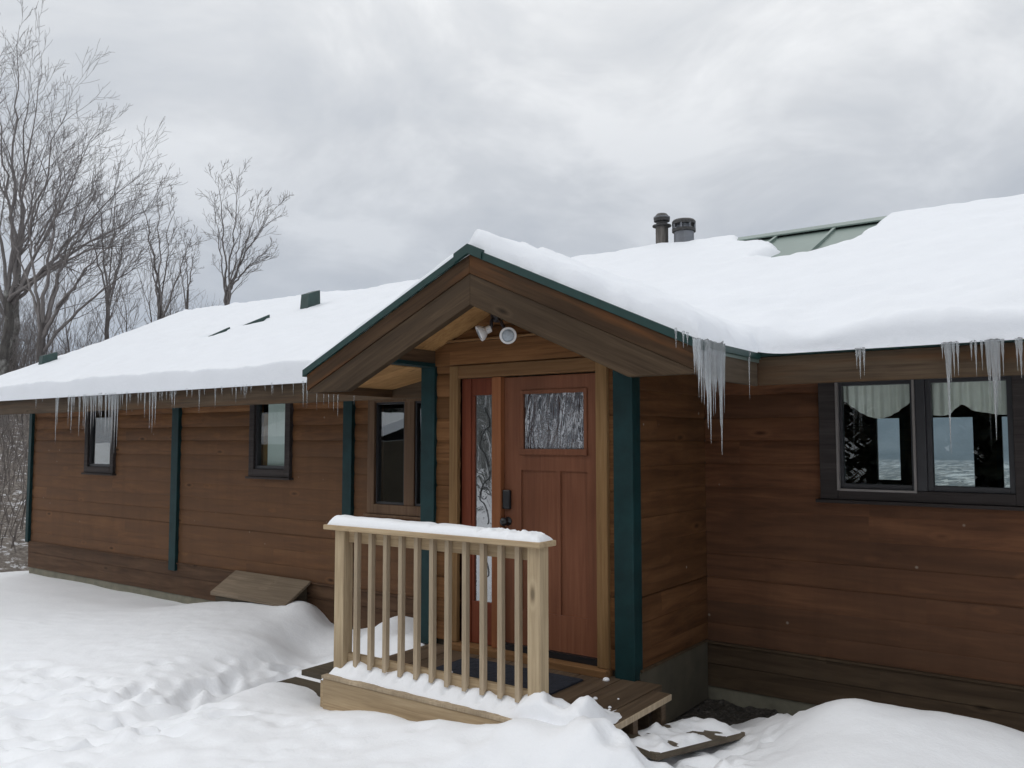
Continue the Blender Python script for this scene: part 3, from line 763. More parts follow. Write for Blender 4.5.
RI = [(-1.333,.193,.015,'short stubby icicle over the left pane of the big right window, widest of its group'),(-1.352,.13,.013,None),(-1.309,.176,.013,None),(-.850,.17,.014,None),(-.825,.24,.014,None),(-.836,.125,.018,None),(-.839,.656,.019,'long thick icicle over the middle of the big right window'),(-.807,.203,.014,None),(-.786,.199,.013,None),(-.867,.094,.011,None),(-.715,.114,.010,None),(-.692,.208,.011,None),(-.661,.175,.010,None),(-.636,.199,.014,None),(-.612,.252,.013,None),(-.630,.30,.012,None),(-.585,.36,.013,None),(-.603,.574,.020,'long clustered icicle over the right half of the big right window'),(-.576,.368,.014,None),(-.556,.214,.012,None),(-.486,.183,.012,None),(-.468,.229,.018,'thick icicle at the right edge of the photo under the right eave'),(-.622,.34,.014,None),(-.593,.44,.014,None)]
for x, l, r, lab in RI:
    icicle(x, 5.54, 2.205, l, r, lab or 'thin icicle in the row hanging from the eave over the big right window', 'icicles over the right window')
CI = [(4.519,.209,.013),(4.535,.17,.011),(4.549,.253,.015),(4.565,.22,.012),(4.582,.344,.017),(4.606,.366,.017),(4.625,.26,.013),(4.647,.306,.018),(4.665,.38,.016),(4.683,.516,.022),(4.70,.40,.016),(4.714,.48,.02),(4.739,.604,.021),(4.76,.44,.017),(4.783,.426,.019),(4.805,.30,.016),(4.826,.299,.018),(4.845,.24,.015),(4.858,.267,.018),(4.883,.417,.023),(4.905,.50,.026),(4.918,.675,.026),(4.935,.42,.018),(4.958,.30,.014)]
for y, l, r in CI:
    lab = 'icicle in the thick fused bunch hanging at the right corner of the entry gable'
    if y == 4.918: lab = 'longest and rightmost icicle of the thick bunch at the right gable corner'
    if y == 4.739: lab = 'second longest icicle, in the middle of the bunch at the right gable corner'
    icicle(-1.985+random.uniform(-.012,.012), y, 2.215, l, r, lab, 'icicle bunch at the gable corner')
icicle(-1.985, 5.375, 2.205, .31, .010, 'lone very thin icicle between the gable corner bunch and the right eave', 'icicle bunch at the gable corner')
icicle(-1.985, 5.375, 2.207, .08, .022, 'stubby short icicle beside the lone thin one near the right eave', 'icicle bunch at the gable corner')
for x, l in ((-2.138,.10),(-2.091,.08),(-2.065,.06)):
    icicle(x, YF-.035, 2.275+(-2.1-x)*.45, l+.02, .011, 'tiny icicle hanging on the sloping right edge of the entry gable', 'icicles on the gable slope')

# ------------------------------------------------------------------ deck with railing
deck = empty('entry_deck', (-3.65, 4.65, -.3), 'low wooden entry deck with a baluster railing before the red brown door', 'deck')
dp = lambda name, mb, m, parent=deck, **k: mb.build(name, M[m], parent, **k)
b = MB(); x = -4.60
while x < -2.45:
    x2 = min(x+.287, -2.44); b.box(x+.002, x2-.002, 4.09, D+.02 if x < -2.8 else 5.10, -.038, 0.0); x += .29
dp('deck_floor', b, 'deck_wood', bevel=.004)
b = MB(); b.box(-4.83, -4.603, 4.09, 4.50, -.042, -.004); dp('end_board', b, 'deck_dark', bevel=.004)
b = MB(); b.box(-4.56, -2.50, 4.052, 4.088, -.215, -.012); dp('skirt_board', b, 'rail_wood_x', bevel=.004)
b = MB(); b.box(-4.57, -2.5, 4.046, 4.10, -.010, .012); dp('edge_strip', b, 'baluster_wood', bevel=.003)
b = MB(); b.box(-4.64, -4.60, 4.10, 5.1, -.23, -.043); dp('side_board', b, 'rail_wood_x', bevel=.004)
b = MB(); b.box(-2.462, -2.436, 4.16, 5.10, -.040, -.002); dp('edge_board', b, 'baluster_wood', bevel=.003)
b = MB()
for y in (4.30, 4.62, 5.0): b.box(-2.53, -2.46, y, y+.06, -.42, -.041)
b.box(-4.6, -2.55, 4.5, 4.56, -.3, -.043); b.box(-4.6, -2.55, 5.0, 5.06, -.3, -.043); dp('joist', b, 'deck_wood', bevel=.003)
PY = 4.15
for x0 in (-4.565, -2.905):
    b = MB(); b.box(x0, x0+.092, PY, PY+.092, .03 if x0 < -4 else -.01, .999); dp('post', b, 'rail_wood', bevel=.005)
b = MB(); b.box(-4.64, -2.785, PY-.045, PY+.135, 1.0, 1.034); cap = dp('cap_rail', b, 'rail_wood_x', bevel=.005)
b = MB(); b.box(-4.472, -2.906, PY+.045, PY+.083, .912, .998); dp('top_rail', b, 'rail_wood_x', bevel=.004)
b = MB(); b.box(-4.472, -2.906, PY+.045, PY+.083, .06, .147); dp('bottom_rail', b, 'rail_wood_x', bevel=.004)
first = None
for i, x in enumerate((-4.36,-4.221,-4.081,-3.94,-3.80,-3.666,-3.536,-3.392,-3.252,-3.115,-2.985)):
    if first is None:
        b = MB(); s = .0175
        b.prism([(PY+.044, .11), (PY+.044, .998), (PY+.006, .998), (PY+.006, .075)], -s, s, 'x')
        first = dp('baluster', b, 'baluster_wood', bevel=.003); me = first.data
        o = first
    else: o = first.copy(); COL.objects.link(o)
    o.location = Vector((x, 0, random.uniform(-.006, .006))) - Vector(deck.location)
    o.rotation_euler = (0, 0, 0)
# rail snow
def strip_snow(name, x0, x1, y0, y1, z, hfn, nx, ny, label, org):
    rows = []
    for j in range(ny+1):
        r = []
        for i in range(nx+1):
            u, v = i/nx, j/ny; h = hfn(u, v)
            r.append((lerp(x0, x1, u), lerp(y0, y1, v), z+h))
        rows.append(r)
    mb = MB(); mb.grid(rows)
    return tag(mb.build(name, M['snow'], None, origin=org, smooth=True), label, 'snow')
def cap_h(u, v):
    e = min(v, 1-v)/.5; p = math.sqrt(max(0, 1-(1-min(1, e*1.5))**2))
    en = min(1, u/.035, (1-u)/.05); en = math.sqrt(max(0, 1-(1-max(0, en))**2))
    T = .062 + .008*fbm(u*9, v*2, 3, 2) - .012*u
    if u > .72: T += .020*fbm(u*45, v*4, 5, 3) - .006
    if .5 < u < .55: T -= .012*math.exp(-((u-.525)/.012)**2)
    return max(-.002, T*p*en) if p*en > 0 else -.003
strip_snow('rail_snow', -4.615, -2.80, PY-.035+.004, PY+.13, 1.034, cap_h, 150, 16, 'long rounded strip of snow lying on the deck railing cap', (-3.66, PY+.05, 1.034))
def deck_h(x, y):
    # snow bank along the front edge under the balusters
    f = (y-4.05)/.34
    top = .105 + .04*fbm(x*3.3, y*3, 2, 3) + .03*math.exp(-((x+4.35)/.12)**2)
    prof = math.exp(-((y-4.205)/.12)**2)
    if y < 4.2: prof = max(prof, min(1, max(0, y-4.068)/.06)*.5)
    h = top*prof*1.15 - .02
    h -= .03*sum(math.exp(-((x-bx)/.02)**2-((y-4.15)/.03)**2) for bx in (-4.36,-4.221,-4.081,-3.94,-3.80,-3.666,-3.536,-3.392,-3.252,-3.115,-2.985))
    # pile round the right post and over the corner
    k1 = (.19+.03*fbm(x*5, y*5, 1, 3))*math.exp(-((x+2.78)/.20)**2-((y-4.17)/.17)**2)
    k2 = (.17+.05*fbm(x*6, y*6, 8, 3))*math.exp(-((x+2.53)/.16)**2-((y-4.20)/.24)**2)
    k3 = .07*math.exp(-((x+2.62)/.10)**2-((y-4.42)/.10)**2)
    h = (max(h, 0)**3 + k1**3 + k2**3 + k3**3)**(1/3) - .016 + .010*fbm(x*14, y*14, 4, 3)
    h -= .15*math.exp(-((x+2.70)/.075)**2-((y-4.20)/.045)**2)
    e = min((x+4.60)/.06, (-2.44-x)/.09, (y-4.066)/.02); e = max(0, min(1, e))
    return lerp(-.03, h, math.sqrt(e)) if e > 0 else -.03
rows = []
for j in range(46):
    rows.append([(lerp(-4.60, -2.45, i/170), lerp(4.066, 4.80, j/45), deck_h(lerp(-4.60, -2.45, i/170), lerp(4.066, 4.80, j/45))) for i in range(171)])
mb = MB(); mb.grid(rows); tag(mb.build('deck_snow', M['snow'], None, origin=(-3.5, 4.2, 0), smooth=True), 'bank of snow along the front edge of the deck under the balusters', 'snow')
# crumbs of snow on the deck floor
for i, (x, y, r) in enumerate(((-2.78,4.72,.016),(-2.80,4.67,.012),(-2.62,4.62,.012),(-2.60,4.58,.010),(-2.66,4.80,.008),(-3.9,4.62,.03),(-3.6,4.55,.025),(-2.93,5.12,.025))):
    b = MB(); b.lathe([(r,0),(r*.9,r*.4),(r*.5,r*.75),(.001,r*.8)], (x,y,0), 8)
    tag(b.build('snow_crumb', M['snow'], None, origin=(x,y,0), smooth=True), 'small crumb of snow lying on the brown deck boards', 'snow', 'snow crumbs on the deck')
# door mat
rows = [[(lerp(-4.06,-3.05,i/50), lerp(4.62,5.02,j/16), .012+.004*fbm(i*.5,j*.5,1,2)*(1 if 0 < i < 50 and 0 < j < 16 else 0)) for i in range(51)] for j in range(17)]
mb = MB(); mb.grid(rows); mb.box(-4.06,-3.05,4.62,5.02,.001,.0075); tag(mb.build('doormat', M['mat'], None, origin=(-3.53,4.85,0)), 'dark blue black doormat lying on the deck in front of the door', 'doormat')
# plank step left of the deck
b = MB(); b.box(-5.50, -4.86, 4.30, 4.60, -.31, -.27); tag(b.build('plank', M['deck_dark'], None, origin=(-5.24,4.48,-.3), bevel=.005), 'dark wet plank lying in snow left of the deck', 'plank')
# hatch box against the left wall
hat = empty('hatch_box', (-7.95, 6.2, -.3), 'low slanted weathered wooden hatch cover against the left wall', 'hatch')
b = MB(); hx0, hx1 = -8.80, -7.44
b.prism([(W-.03, .028), (W-.03, .062), (6.07, -.145), (6.07, -.185)], hx0, hx1, 'x'); b.build('lid', M['hatch_wood'], hat, bevel=.004)
b = MB(); b.prism([(W-.032, .022), (6.10, -.175), (6.10, -.55), (W-.032, -.55)], hx0+.06, hx1-.06, 'x'); b.build('box', M['deck_dark'], hat)
# snow crusted board at the right of the deck
sb = empty('stepping_board', (-2.3, 4.95, -.25), 'tilted wet board crusted with snow on the ground right of the deck', 'board')
b = MB(); b.add([(-2.52,4.48,-.115),(-2.21,4.42,-.13),(-2.02,5.28,-.205),(-2.38,5.34,-.195),(-2.52,4.48,-.155),(-2.21,4.42,-.17),(-2.02,5.28,-.245),(-2.38,5.34,-.235)], [(0,1,2,3),(7,6,5,4),(0,4,5,1),(1,5,6,2),(2,6,7,3),(3,7,4,0)])
b.build('board', M['board_wet'], sb, bevel=.004)
rows = []
for j in range(41):
    r = []
    for i in range(25):
        u, v = i/24, j/40
        p = Vector((-2.52,4.48,-.115)).lerp(Vector((-2.21,4.42,-.13)), u).lerp(Vector((-2.38,5.34,-.195)).lerp(Vector((-2.02,5.28,-.205)), u), v)
        n = fbm(p.x*5, p.y*5, 3.3, 4); e = min(u, 1-u, v*1.5, (1-v)*1.5)/.12
        h = .045*(n+.05+.5*max(0, v-.35)) + .010
        r.append((p.x, p.y, p.z + max(-.01, h)*min(1, e) if h > 0 else p.z-.008))
    rows.append(r)
mb = MB(); mb.grid(rows); tag(mb.build('board_snow', M['snow'], None, origin=(-2.3,4.95,-.2), smooth=True), 'patchy trodden snow lying on the tilted board right of the deck', 'snow')

# ------------------------------------------------------------------ ground
CP = [ # x, y, z
 (-15,6.4,-.54),(-14,6.4,-.46),(-12.5,6.4,-.47),(-11.2,6.4,-.49),(-10.3,6.4,-.48),(-9.3,6.4,-.42),(-8.75,6.0,-.25),(-8.1,5.98,-.20),(-7.5,6.0,-.185),(-7.3,6.25,-.16),(-7.15,6.4,-.33),(-6.6,6.4,-.36),
 (-12,5.4,-.42),(-10.3,5.4,-.38),(-8.8,5.5,-.26),(-7.8,5.4,-.22),(-7.2,5.7,-.24),
 (-7.0,5.5,-.30),(-6.62,5.25,-.30),(-6.38,4.75,-.30),(-6.10,4.1,-.29),(-5.65,3.5,-.27),(-5.3,3.1,-.25),
 (-6.68,5.75,-.50),(-6.3,5.3,-.47),(-6.05,4.8,-.46),(-5.8,4.3,-.44),(-5.62,3.9,-.40),(-5.42,3.5,-.34),
 (-6.2,6.2,-.26),(-5.9,5.6,-.28),(-5.62,5.0,-.36),(-5.30,5.0,-.24),(-5.6,4.6,-.40),
 (-5.30,4.22,-.20),(-5.25,3.85,-.19),(-5.15,3.5,-.19),(-5.0,3.1,-.17),(-4.98,4.2,-.21),(-4.8,4.25,-.25),(-4.55,3.98,-.195),(-4.55,3.6,-.15),(-4.2,3.98,-.15),(-3.8,3.98,-.11),(-3.3,3.98,-.05),(-3.0,3.98,.0),(-2.75,4.0,.07),(-2.56,4.0,.07),
 (-3.6,3.5,-.10),(-3.0,3.55,-.04),(-2.55,3.7,-.04),(-4.0,3.0,-.12),(-3.0,3.0,-.06),(-2.40,3.95,.11),(-2.36,4.15,.05),(-2.26,4.35,-.19),
 (-2.2,3.7,-.16),(-1.9,4.3,-.16),(-2.4,4.7,-.27),(-2.2,5.2,-.31),(-1.95,5.05,-.24),(-2.3,5.6,-.36),(-2.5,6.0,-.47),(-2.2,6.25,-.48),(-2.05,5.85,-.27),(-1.85,5.5,-.15),(-2.0,5.35,-.22),
 (-1.42,5.28,.10),(-1.55,5.1,.02),(-1.30,5.0,.06),(-1.15,5.5,.05),(-.95,5.55,.05),(-.6,5.6,.01),(-.2,5.6,-.05),(-1.3,4.5,-.03),(-.6,4.9,-.02),(0.,5.2,-.05),
 (-1.5,6.2,-.40),(-.9,6.3,-.36),(-.3,6.3,-.33),(1.,6.3,-.3),(3.,6.3,-.3),
 (-3.6,5.0,-.45),(-4.3,4.6,-.45),(-2.8,4.6,-.45),(-3.6,4.3,-.42),(-2.8,5.1,-.45),(-5.15,5.55,-.05),(-5.38,5.62,.03),(-5.05,5.25,-.02),(-4.8,5.12,-.03),(-5.0,4.9,-.30),(-4.95,6.0,-.1),(-5.6,6.2,-.15),(-3.6,6.0,-.5),
 (-9,3,-.32),(-7.2,3.4,-.30),(-7.6,2.6,-.28),(-5.6,2.4,-.22),(-4.,1.5,-.1),(0,0,0),(-2,1.5,0),(2,2,-.02),(0,-3,0),(-6,-1,-.1),(-10,0,-.25),(-14,2,-.5),(3,4,-.1),(6,2,-.1),(6,7,-.3),(8,-5,0),(-8,-8,-.1),(0,-12,.1),(-18,-6,-.4),(-18,5,-.6),(12,10,-1.2),(0,9,-.6),(-8,9,-.6),(-14,9,-.7),(-8,14,-1.4),(2,14,-1.4)]
cp = np.array(CP); cc = .22
def phi(r2): return np.sqrt(r2+cc*cc)
A = phi(((cp[:,None,:2]-cp[None,:,:2])**2).sum(-1)); n_ = len(cp)
Pm = np.c_[np.ones(n_), cp[:,:2]*0]
K = np.block([[A + 1e-3*np.eye(n_), np.ones((n_,1))],[np.ones((1,n_)), np.zeros((1,1))]])
wt = np.linalg.solve(K, np.r_[cp[:,2], 0])
def ground_z(X, Y):
    X = np.asarray(X, float); Y = np.asarray(Y, float)
    q = np.stack([X.ravel(), Y.ravel()], 1); out = np.zeros(len(q))
    for s in range(0, len(q), 4000):
        r2 = ((q[s:s+4000,None,:]-cp[None,:,:2])**2).sum(-1); out[s:s+4000] = phi(r2)@wt[:-1]+wt[-1]
    return out.reshape(X.shape)
def axis_pts(lo, hi, f0, f1, step, grow):
    a = list(np.arange(f0, f1, step)); s = step; x = f1
    while x < hi: a.append(x); s *= grow; x += s
    a.append(hi); s = step; x = f0-step; l = []
    while x > lo: l.append(x); s *= grow; x -= s
    l.append(lo); return np.array(l[::-1]+a)
gx = axis_pts(-500, 500, -8.6, 0.6, .033, 1.10); gy = axis_pts(-500, 16, 2.0, 6.5, .033, 1.10)
GX, GY = np.meshgrid(gx, gy)
inner = (np.abs(GX+5) < 22) & (np.abs(GY-1) < 16)
GZ = ground_z(np.clip(GX, -22, 14), np.clip(GY, -14, 15))
prr = random.Random(5)
prints = []
for _ in range(150):   # trodden area at the left and nearest the camera
    prints.append((prr.uniform(-8.5,-4.2), prr.uniform(2.0,3.6), prr.uniform(.05,.14), prr.uniform(.005,.022)))
for _ in range(60): prints.append((prr.gauss(-5.9,.25)-.25, prr.uniform(3.2,5.6), prr.uniform(.04,.09), prr.uniform(.004,.018)))
for _ in range(60): prints.append((prr.uniform(-3.4,-1.7), prr.uniform(2.9,4.0), prr.uniform(.05,.12), prr.uniform(.004,.014)))
for _ in range(45): prints.append((prr.uniform(-2.45,-1.75), prr.uniform(4.0,5.2), prr.uniform(.04,.09), prr.uniform(.01,.04)))
PX = np.array(prints)
Zadd = np.zeros_like(GZ)
for x, y, r, d in prints:
    q = ((GX-x)**2+(GY-y)**2)/(r*r); msk = q < 9
    Zadd[msk] += -d*np.exp(-q[msk]**1.5) + .45*d*np.exp(-(np.sqrt(q[msk])-1.5)**2*4)
for k in range(34):   # boot prints
    if k < 22: bx, by, ang = prr.uniform(-7.2,-4.6), prr.uniform(2.2,3.5), prr.gauss(.9,.5)
    else: bx, by, ang = prr.gauss(-5.95,.18), 3.4+.17*(k-22), 1.9+prr.gauss(0,.2)
    ca, sa = math.cos(ang), math.sin(ang)
    u = (GX-bx)*ca+(GY-by)*sa; v_ = -(GX-bx)*sa+(GY-by)*ca
    q = (u/.15)**2+(v_/.06)**2; msk = q < 6
    Zadd[msk] += -.055*np.exp(-q[msk]**2) + .018*np.exp(-(np.sqrt(q[msk])-1.5)**2*6)
verts = np.stack([GX, GY, GZ+Zadd], -1)
H, Wd = GX.shape
for j in range(H):
    for i in range(Wd):
        x, y = GX[j,i], GY[j,i]
        if -10 < x < 2 and 1.5 < y < 6.6:
            far = 1 if (x < -5.6 and y > 4.2) else 1.5
            rough = .007
            if (x < -4.6 and y < 3.5): rough = .022
            if -2.5 < x < -1.7 and y > 3.9: rough = .028
            verts[j,i,2] += rough*(fbm(x*5, y*5, .5, 4) + .45*fbm(x*15, y*15, 2.5, 3)) + .010*fbm(x*1.4, y*1.4, 3, 3)
            tr = max(0, min(1, (fbm(x*.8, y*.8, 4, 2)+.25)*2.2))*(1 if (y < 3.7 and x < -3.6) else (.8 if -2.6 < x < -1.6 and 3.6 < y < 5.3 else (.35 if x < -5 and y < 5 else .12)))
            if tr > .02:
                dv, _p = mn.voronoi(Vector((x*6.5, y*6.5, 1.))); dv2, _p = mn.voronoi(Vector((x*13, y*13, 5.)))
                verts[j,i,2] += tr*(.042*max(0, .42-dv[0]) + .032*max(0, .40-dv2[0]) + .020*fbm(x*9, y*9, 7, 3))
        else: verts[j,i,2] += .03*fbm(x*.7, y*.7, 2, 3)*min(3., 1+abs(x)/40)
mb = MB(); mb.v = [tuple(v) for v in verts.reshape(-1,3)]
mb.f = [(j*Wd+i, j*Wd+i+1, (j+1)*Wd+i+1, (j+1)*Wd+i) for j in range(H-1) for i in range(Wd-1)]
tag(mb.build('snowy_ground', M['snow'], None, smooth=True), 'deep trodden white snow covering the yard in front of the cabin', None, None, 'structure')
# wet bare ground by the foundation
rows = []
for j in range(31):
    rows.append([(lerp(-2.90,-1.75,i/50), lerp(5.35,6.45,j/30), -.415 - .09*max(0, 1-j/12) + .03*fbm(i*.25, j*.25, 6, 4) - .06*max(0, (i-42)/8)) for i in range(51)])
mb = MB(); mb.grid(rows); tag(mb.build('bare_ground', M['gravel'], None, smooth=True), 'dark wet bare ground at the foot of the foundation', None, None, 'structure')
# small stones / leaves on it
# hillside with leaf litter behind the left end of the house
def hill_z(x, y):
    d = (x+14.6)*-.92 + (y-6.4)*.39
    return -.66 + .19*max(0, d) - .0022*max(0, d-14)**2*(1 if d < 40 else 1) + .16*fbm(x*.35, y*.35, 1, 4) + .05*fbm(x*1.7, y*1.7, 3, 3)
rows = [[(x, y, hill_z(x, y)) for x in np.linspace(-62, -14.75, 190)] for y in np.linspace(5.0, 60, 160)]
mb = MB(); mb.grid(rows); tag(mb.build('hillside', M['litter'], None, smooth=True), 'leaf strewn grey brown hillside left of the cabin', None, None, 'structure')
# valley and far hills behind the house, seen through the windows
rows = []
for r in [15.9,20,30,50,80,130,200,300,450,700,1000,1400,1900,2500,3200,3900]:
    row = []
    for k in range(81):
        a = -1.5 + 2.6*k/80
        x, y = r*math.sin(a), r*math.cos(a)
        z = -1.6 - min(72, .02*(r-15)+.15*max(0, r-40)) + (1.2 if r > 300 else .2)*fbm(x*.003, y*.003, 2, 3)
        row.append((x - 3, max(y, 15.9) if r < 60 else y, z))
    rows.append(row)
mb = MB(); mb.grid(rows); tag(mb.build('valley', M['valley'], None, smooth=True), 'snowy valley with a distant town far behind the cabin', None, None, 'structure')
rows = []
for q in range(9):
    row = []
    for k in range(121):
        a = -1.5+2.6*k/120; r = 3500+q*220
        h = -76 + (1-math.cos(PI*min(1, q/7)))*.5*(290+120*fbm(math.sin(a)*3.2, math.cos(a)*3.2, 5, 4))
        row.append((r*math.sin(a), r*math.cos(a), h))
    rows.append(row)
mb = MB(); mb.grid(rows); tag(mb.build('hills', M['hills'], None, smooth=True), 'long blue wooded hills beyond the valley', None, None, 'structure')

# ------------------------------------------------------------------ trees
def grow(rng, mbs, p, d, length, r, level, maxl, cfg):
    nseg = 7 if level == 0 else (5 if level < 3 else 4)
    pts = [p.copy()]; rad = [r]; q = p.copy(); dd = d.normalized()
    tipr = max(cfg['tip'], r*(.45 if level == 0 else .28))
    for i in range(nseg):
        j = cfg['wob']*(.5 if level == 0 else 1)
        dd = (dd + Vector((rng.gauss(0,j), rng.gauss(0,j), rng.gauss(0,j)*.7)) + Vector((0,0,cfg['trop']*(1 if level else .3))) + cfg['bias']*(0.06 if level else .02)).normalized()
        q = q + dd*(length/nseg); pts.append(q.copy()); rad.append(r+(tipr-r)*((i+1)/nseg))
    mb = mbs[0] if level == 0 else mbs[1]
    mb.tube(pts, rad, 8 if level == 0 else (5 if level == 1 else 3), cap=False)
    if level >= maxl: return
    nk = cfg['kids'][level]
    for k in range(nk):
        u = cfg['start'][level] + (1-cfg['start'][level])*(k+rng.random()*.9)/nk
        u = min(.999, u); fi = u*nseg; i = min(nseg-1, int(fi)); pos = pts[i].lerp(pts[i+1], fi-i)
        ax = (pts[i+1]-pts[i]).normalized()
        o = ax.orthogonal().normalized(); o.rotate(Matrix.Rotation(k*2.4+rng.uniform(-.6,.6), 4, ax))
        ang = math.radians(rng.uniform(*cfg['ang']))
        nd = ax*math.cos(ang)+o*math.sin(ang)
        rr = (rad[i]+(rad[i+1]-rad[i])*(fi-i))*rng.uniform(.36,.6)
        ln = length*rng.uniform(*cfg['len'])*(1.15-.45*u)
        grow(rng, mbs, pos, nd, ln, max(cfg['tip'], rr), level+1, maxl, cfg)
    # leader continues
    if level == 0:
        for k in range(cfg.get('fork', 2)):
            nd = (dd + Vector((rng.uniform(-.5,.5), rng.uniform(-.5,.5), .2))).normalized()
            grow(rng, mbs, pts[-1], nd, length*.62, rad[-1]*.8, 1, maxl, cfg)
CFG = dict(tip=.0065, wob=.10, trop=.06, bias=Vector((0,0,0)), kids=[8,6,5,4], start=[.35,.2,.15,.15], ang=(28,55), len=(.45,.7), fork=2)
def tree(name, base, height, r, seed, label, group=None, cfg=None, maxl=4, lean=(0,0), barkm='bark', frac=.55):
    c = dict(CFG); c.update(cfg or {})
    rng = random.Random(seed); t = empty(name, base, label, 'tree', group)
    mbs = (MB(), MB())
    grow(rng, mbs, Vector(base)-Vector((0,0,.15)), Vector((lean[0], lean[1], 1)), height*frac, r, 0, maxl, c)
    mbs[0].build('trunk', M[barkm], t, smooth=True); mbs[1].build('crown', M['twig'], t, smooth=True)
    return t
def copy_tree(t, loc, rz, s, label=None):
    c = t.copy(); COL.objects.link(c); c.location = loc; c.rotation_euler = (0,0,rz); c.scale = (s,s,s)
    if label: c['label'] = label
    for ch in t.children:
        d = ch.copy(); COL.objects.link(d); d.parent = c
    return c
B = lambda x, y: (x, y, hill_z(x, y))
R36 = Vector((.81,.59,0))
def limb_tree(name, base, fork, targets, r, seed, label, barkm, kids, klen, sub, tip=.0044, arch=.5, frac=.38):
    rng = random.Random(seed); t = empty(name, base, label, 'tree'); mt, mc = MB(), MB()
    cfg = dict(tip=tip, wob=.13, trop=.09, bias=Vector((0,0,0)), kids=[0, 0]+sub, start=[.2,.2,.18,.15], ang=(24,46), len=(.42,.68))
    P0, P1 = Vector(base)-Vector((0,0,.2)), Vector(fork)
    n = 9; pts = [P0.lerp(P1, i/n)+Vector((rng.gauss(0,.03), rng.gauss(0,.03), 0))*(r/.15 if 0 < i < n else 0) for i in range(n+1)]
    mt.tube(pts, [r*(1.15-.45*i/n) for i in range(n+1)], 10, cap=False)
    for q, tg in enumerate(targets):
        T = Vector(tg); u0 = rng.uniform(.78, 1.0) if q else 1.0
        S0 = P0.lerp(P1, u0); L = (T-S0).length
        C_ = S0.lerp(T, .42) + Vector((0,0,1))*L*arch*rng.uniform(.32,.55)*(1-min(.9, (T.z-S0.z)/L)*.75)
        m = 14; lp = []
        for i in range(m+1):
            u = i/m; p = S0*(1-u)**2 + C_*2*u*(1-u) + T*u*u
            lp.append(p + (Vector((rng.gauss(0,1), rng.gauss(0,1), rng.gauss(0,1)))*L*.008 if 0 < i < m else Vector((0,0,0))))
        r0 = r*frac*rng.uniform(.75,1.1); lr = [max(tip, r0*(1-i/m)**1.1 + tip) for i in range(m+1)]
        mc.tube(lp, lr, 6, cap=False)
        for k in range(kids):
            u = .2 + .8*((k+rng.random())/kids)**.8; i = min(m-1, int(u*m)); pos = lp[i].lerp(lp[i+1], u*m-i)
            ax = (lp[i+1]-lp[i]).normalized(); o = ax.orthogonal().normalized(); o.rotate(Matrix.Rotation(k*2.4+rng.uniform(-.7,.7), 4, ax))
            g_ = math.radians(rng.uniform(22,48)); nd = ax*math.cos(g_)+o*math.sin(g_)
            grow(rng, (mc, mc), pos, nd, klen*rng.uniform(.6,1.25)*(1.25-.6*u), max(tip, lr[i]*rng.uniform(.35,.6)), 2, 4, cfg)
    mt.build('trunk', M[barkm], t, smooth=True); mc.build('crown', M['twig'], t, smooth=True)
    return t
limb_tree('maple_tree', B(-27.75,11.75), (-27.68,11.72,6.23), [(-25.85,10.98,13.82),(-27.69,12.45,14.05),(-26.75,12.92,12.66),(-27.36,10.38,13.54),(-29.15,10.18,11.75),(-25.04,13.03,11.15),(-24.5,14.31,10.13),(-24.7,14.8,9.1),(-23.24,13.23,7.46),(-27.81,9.57,8.57),(-27.31,12.94,10.9)], .17, 12, 'tallest bare tree at the left edge with limbs fanning out to the right', 'bark_pale', 11, 2.0, [4,4])
limb_tree('maple_tree', B(-22.8,10.5), (-22.72,10.5,4.69), [(-21.98,10.47,9.11),(-22.04,11.46,8.44),(-19.5,11.17,6.98),(-20.15,12.06,6.33),(-23.57,10.21,8.68),(-20.93,10.88,6.11),(-24.58,10.24,7.48),(-22.9,11.31,7.73)], .13, 23, 'bare tree with dark arching limbs rising behind the left end of the roof', 'bark', 9, 1.35, [4,4], arch=.7)
limb_tree('birch_tree', B(-31.5,13.6), (-31.61,13.67,8.0), [(-30.04,13.13,14.32),(-31.13,12.3,14.66),(-30.6,14.13,12.64),(-30.73,15.12,11.47)], .16, 35, 'slim pale mottled bare tree partly hidden by the tallest tree', 'bark_pale', 10, 1.5, [4,3])
limb_tree('slender_tree', B(-22.0,13.35), (-22.07,13.37,5.6), [(-22.26,12.81,8.59),(-21.68,12.97,8.72),(-21.57,13.37,8.63),(-20.79,13.47,7.22),(-21.97,12.89,7.36)], .075, 47, 'slender forked bare tree behind the roof, left of the two standing apart', 'bark', 7, .62, [3,3], frac=.48)
limb_tree('slender_tree', B(-20.5,14.45), (-20.52,14.47,5.88), [(-20.5,14.11,9.14),(-20.08,14.5,9.36),(-19.31,14.68,8.44),(-18.98,14.94,8.16),(-19.36,14.76,6.79),(-20.68,14.09,8.27),(-19.83,14.44,7.93)], .075, 53, 'slender upright bare tree behind the roof, right of the two standing apart', 'bark', 9, .72, [4,3], frac=.42)
limb_tree('slender_tree', B(-24.1,15.5), (-24.1,15.55,6.41), [(-23.79,15.16,8.17),(-24.07,15.78,7.91),(-24.39,15.27,7.82)], .05, 61, 'smallest faint bare tree standing between the two slender ones', 'bark', 7, .55, [3,3], frac=.4)
limb_tree('slender_tree', B(-26.1,14.0), (-26.18,14.06,6.09), [(-26.6,13.72,10.48),(-25.24,13.76,9.59),(-26.19,14.88,9.37),(-27.42,13.69,9.46),(-25.01,13.92,7.84)], .085, 64, 'bare tree of many fine twigs behind the dark limbed tree', 'bark', 7, 1.15, [4,3], frac=.4)
sap = []
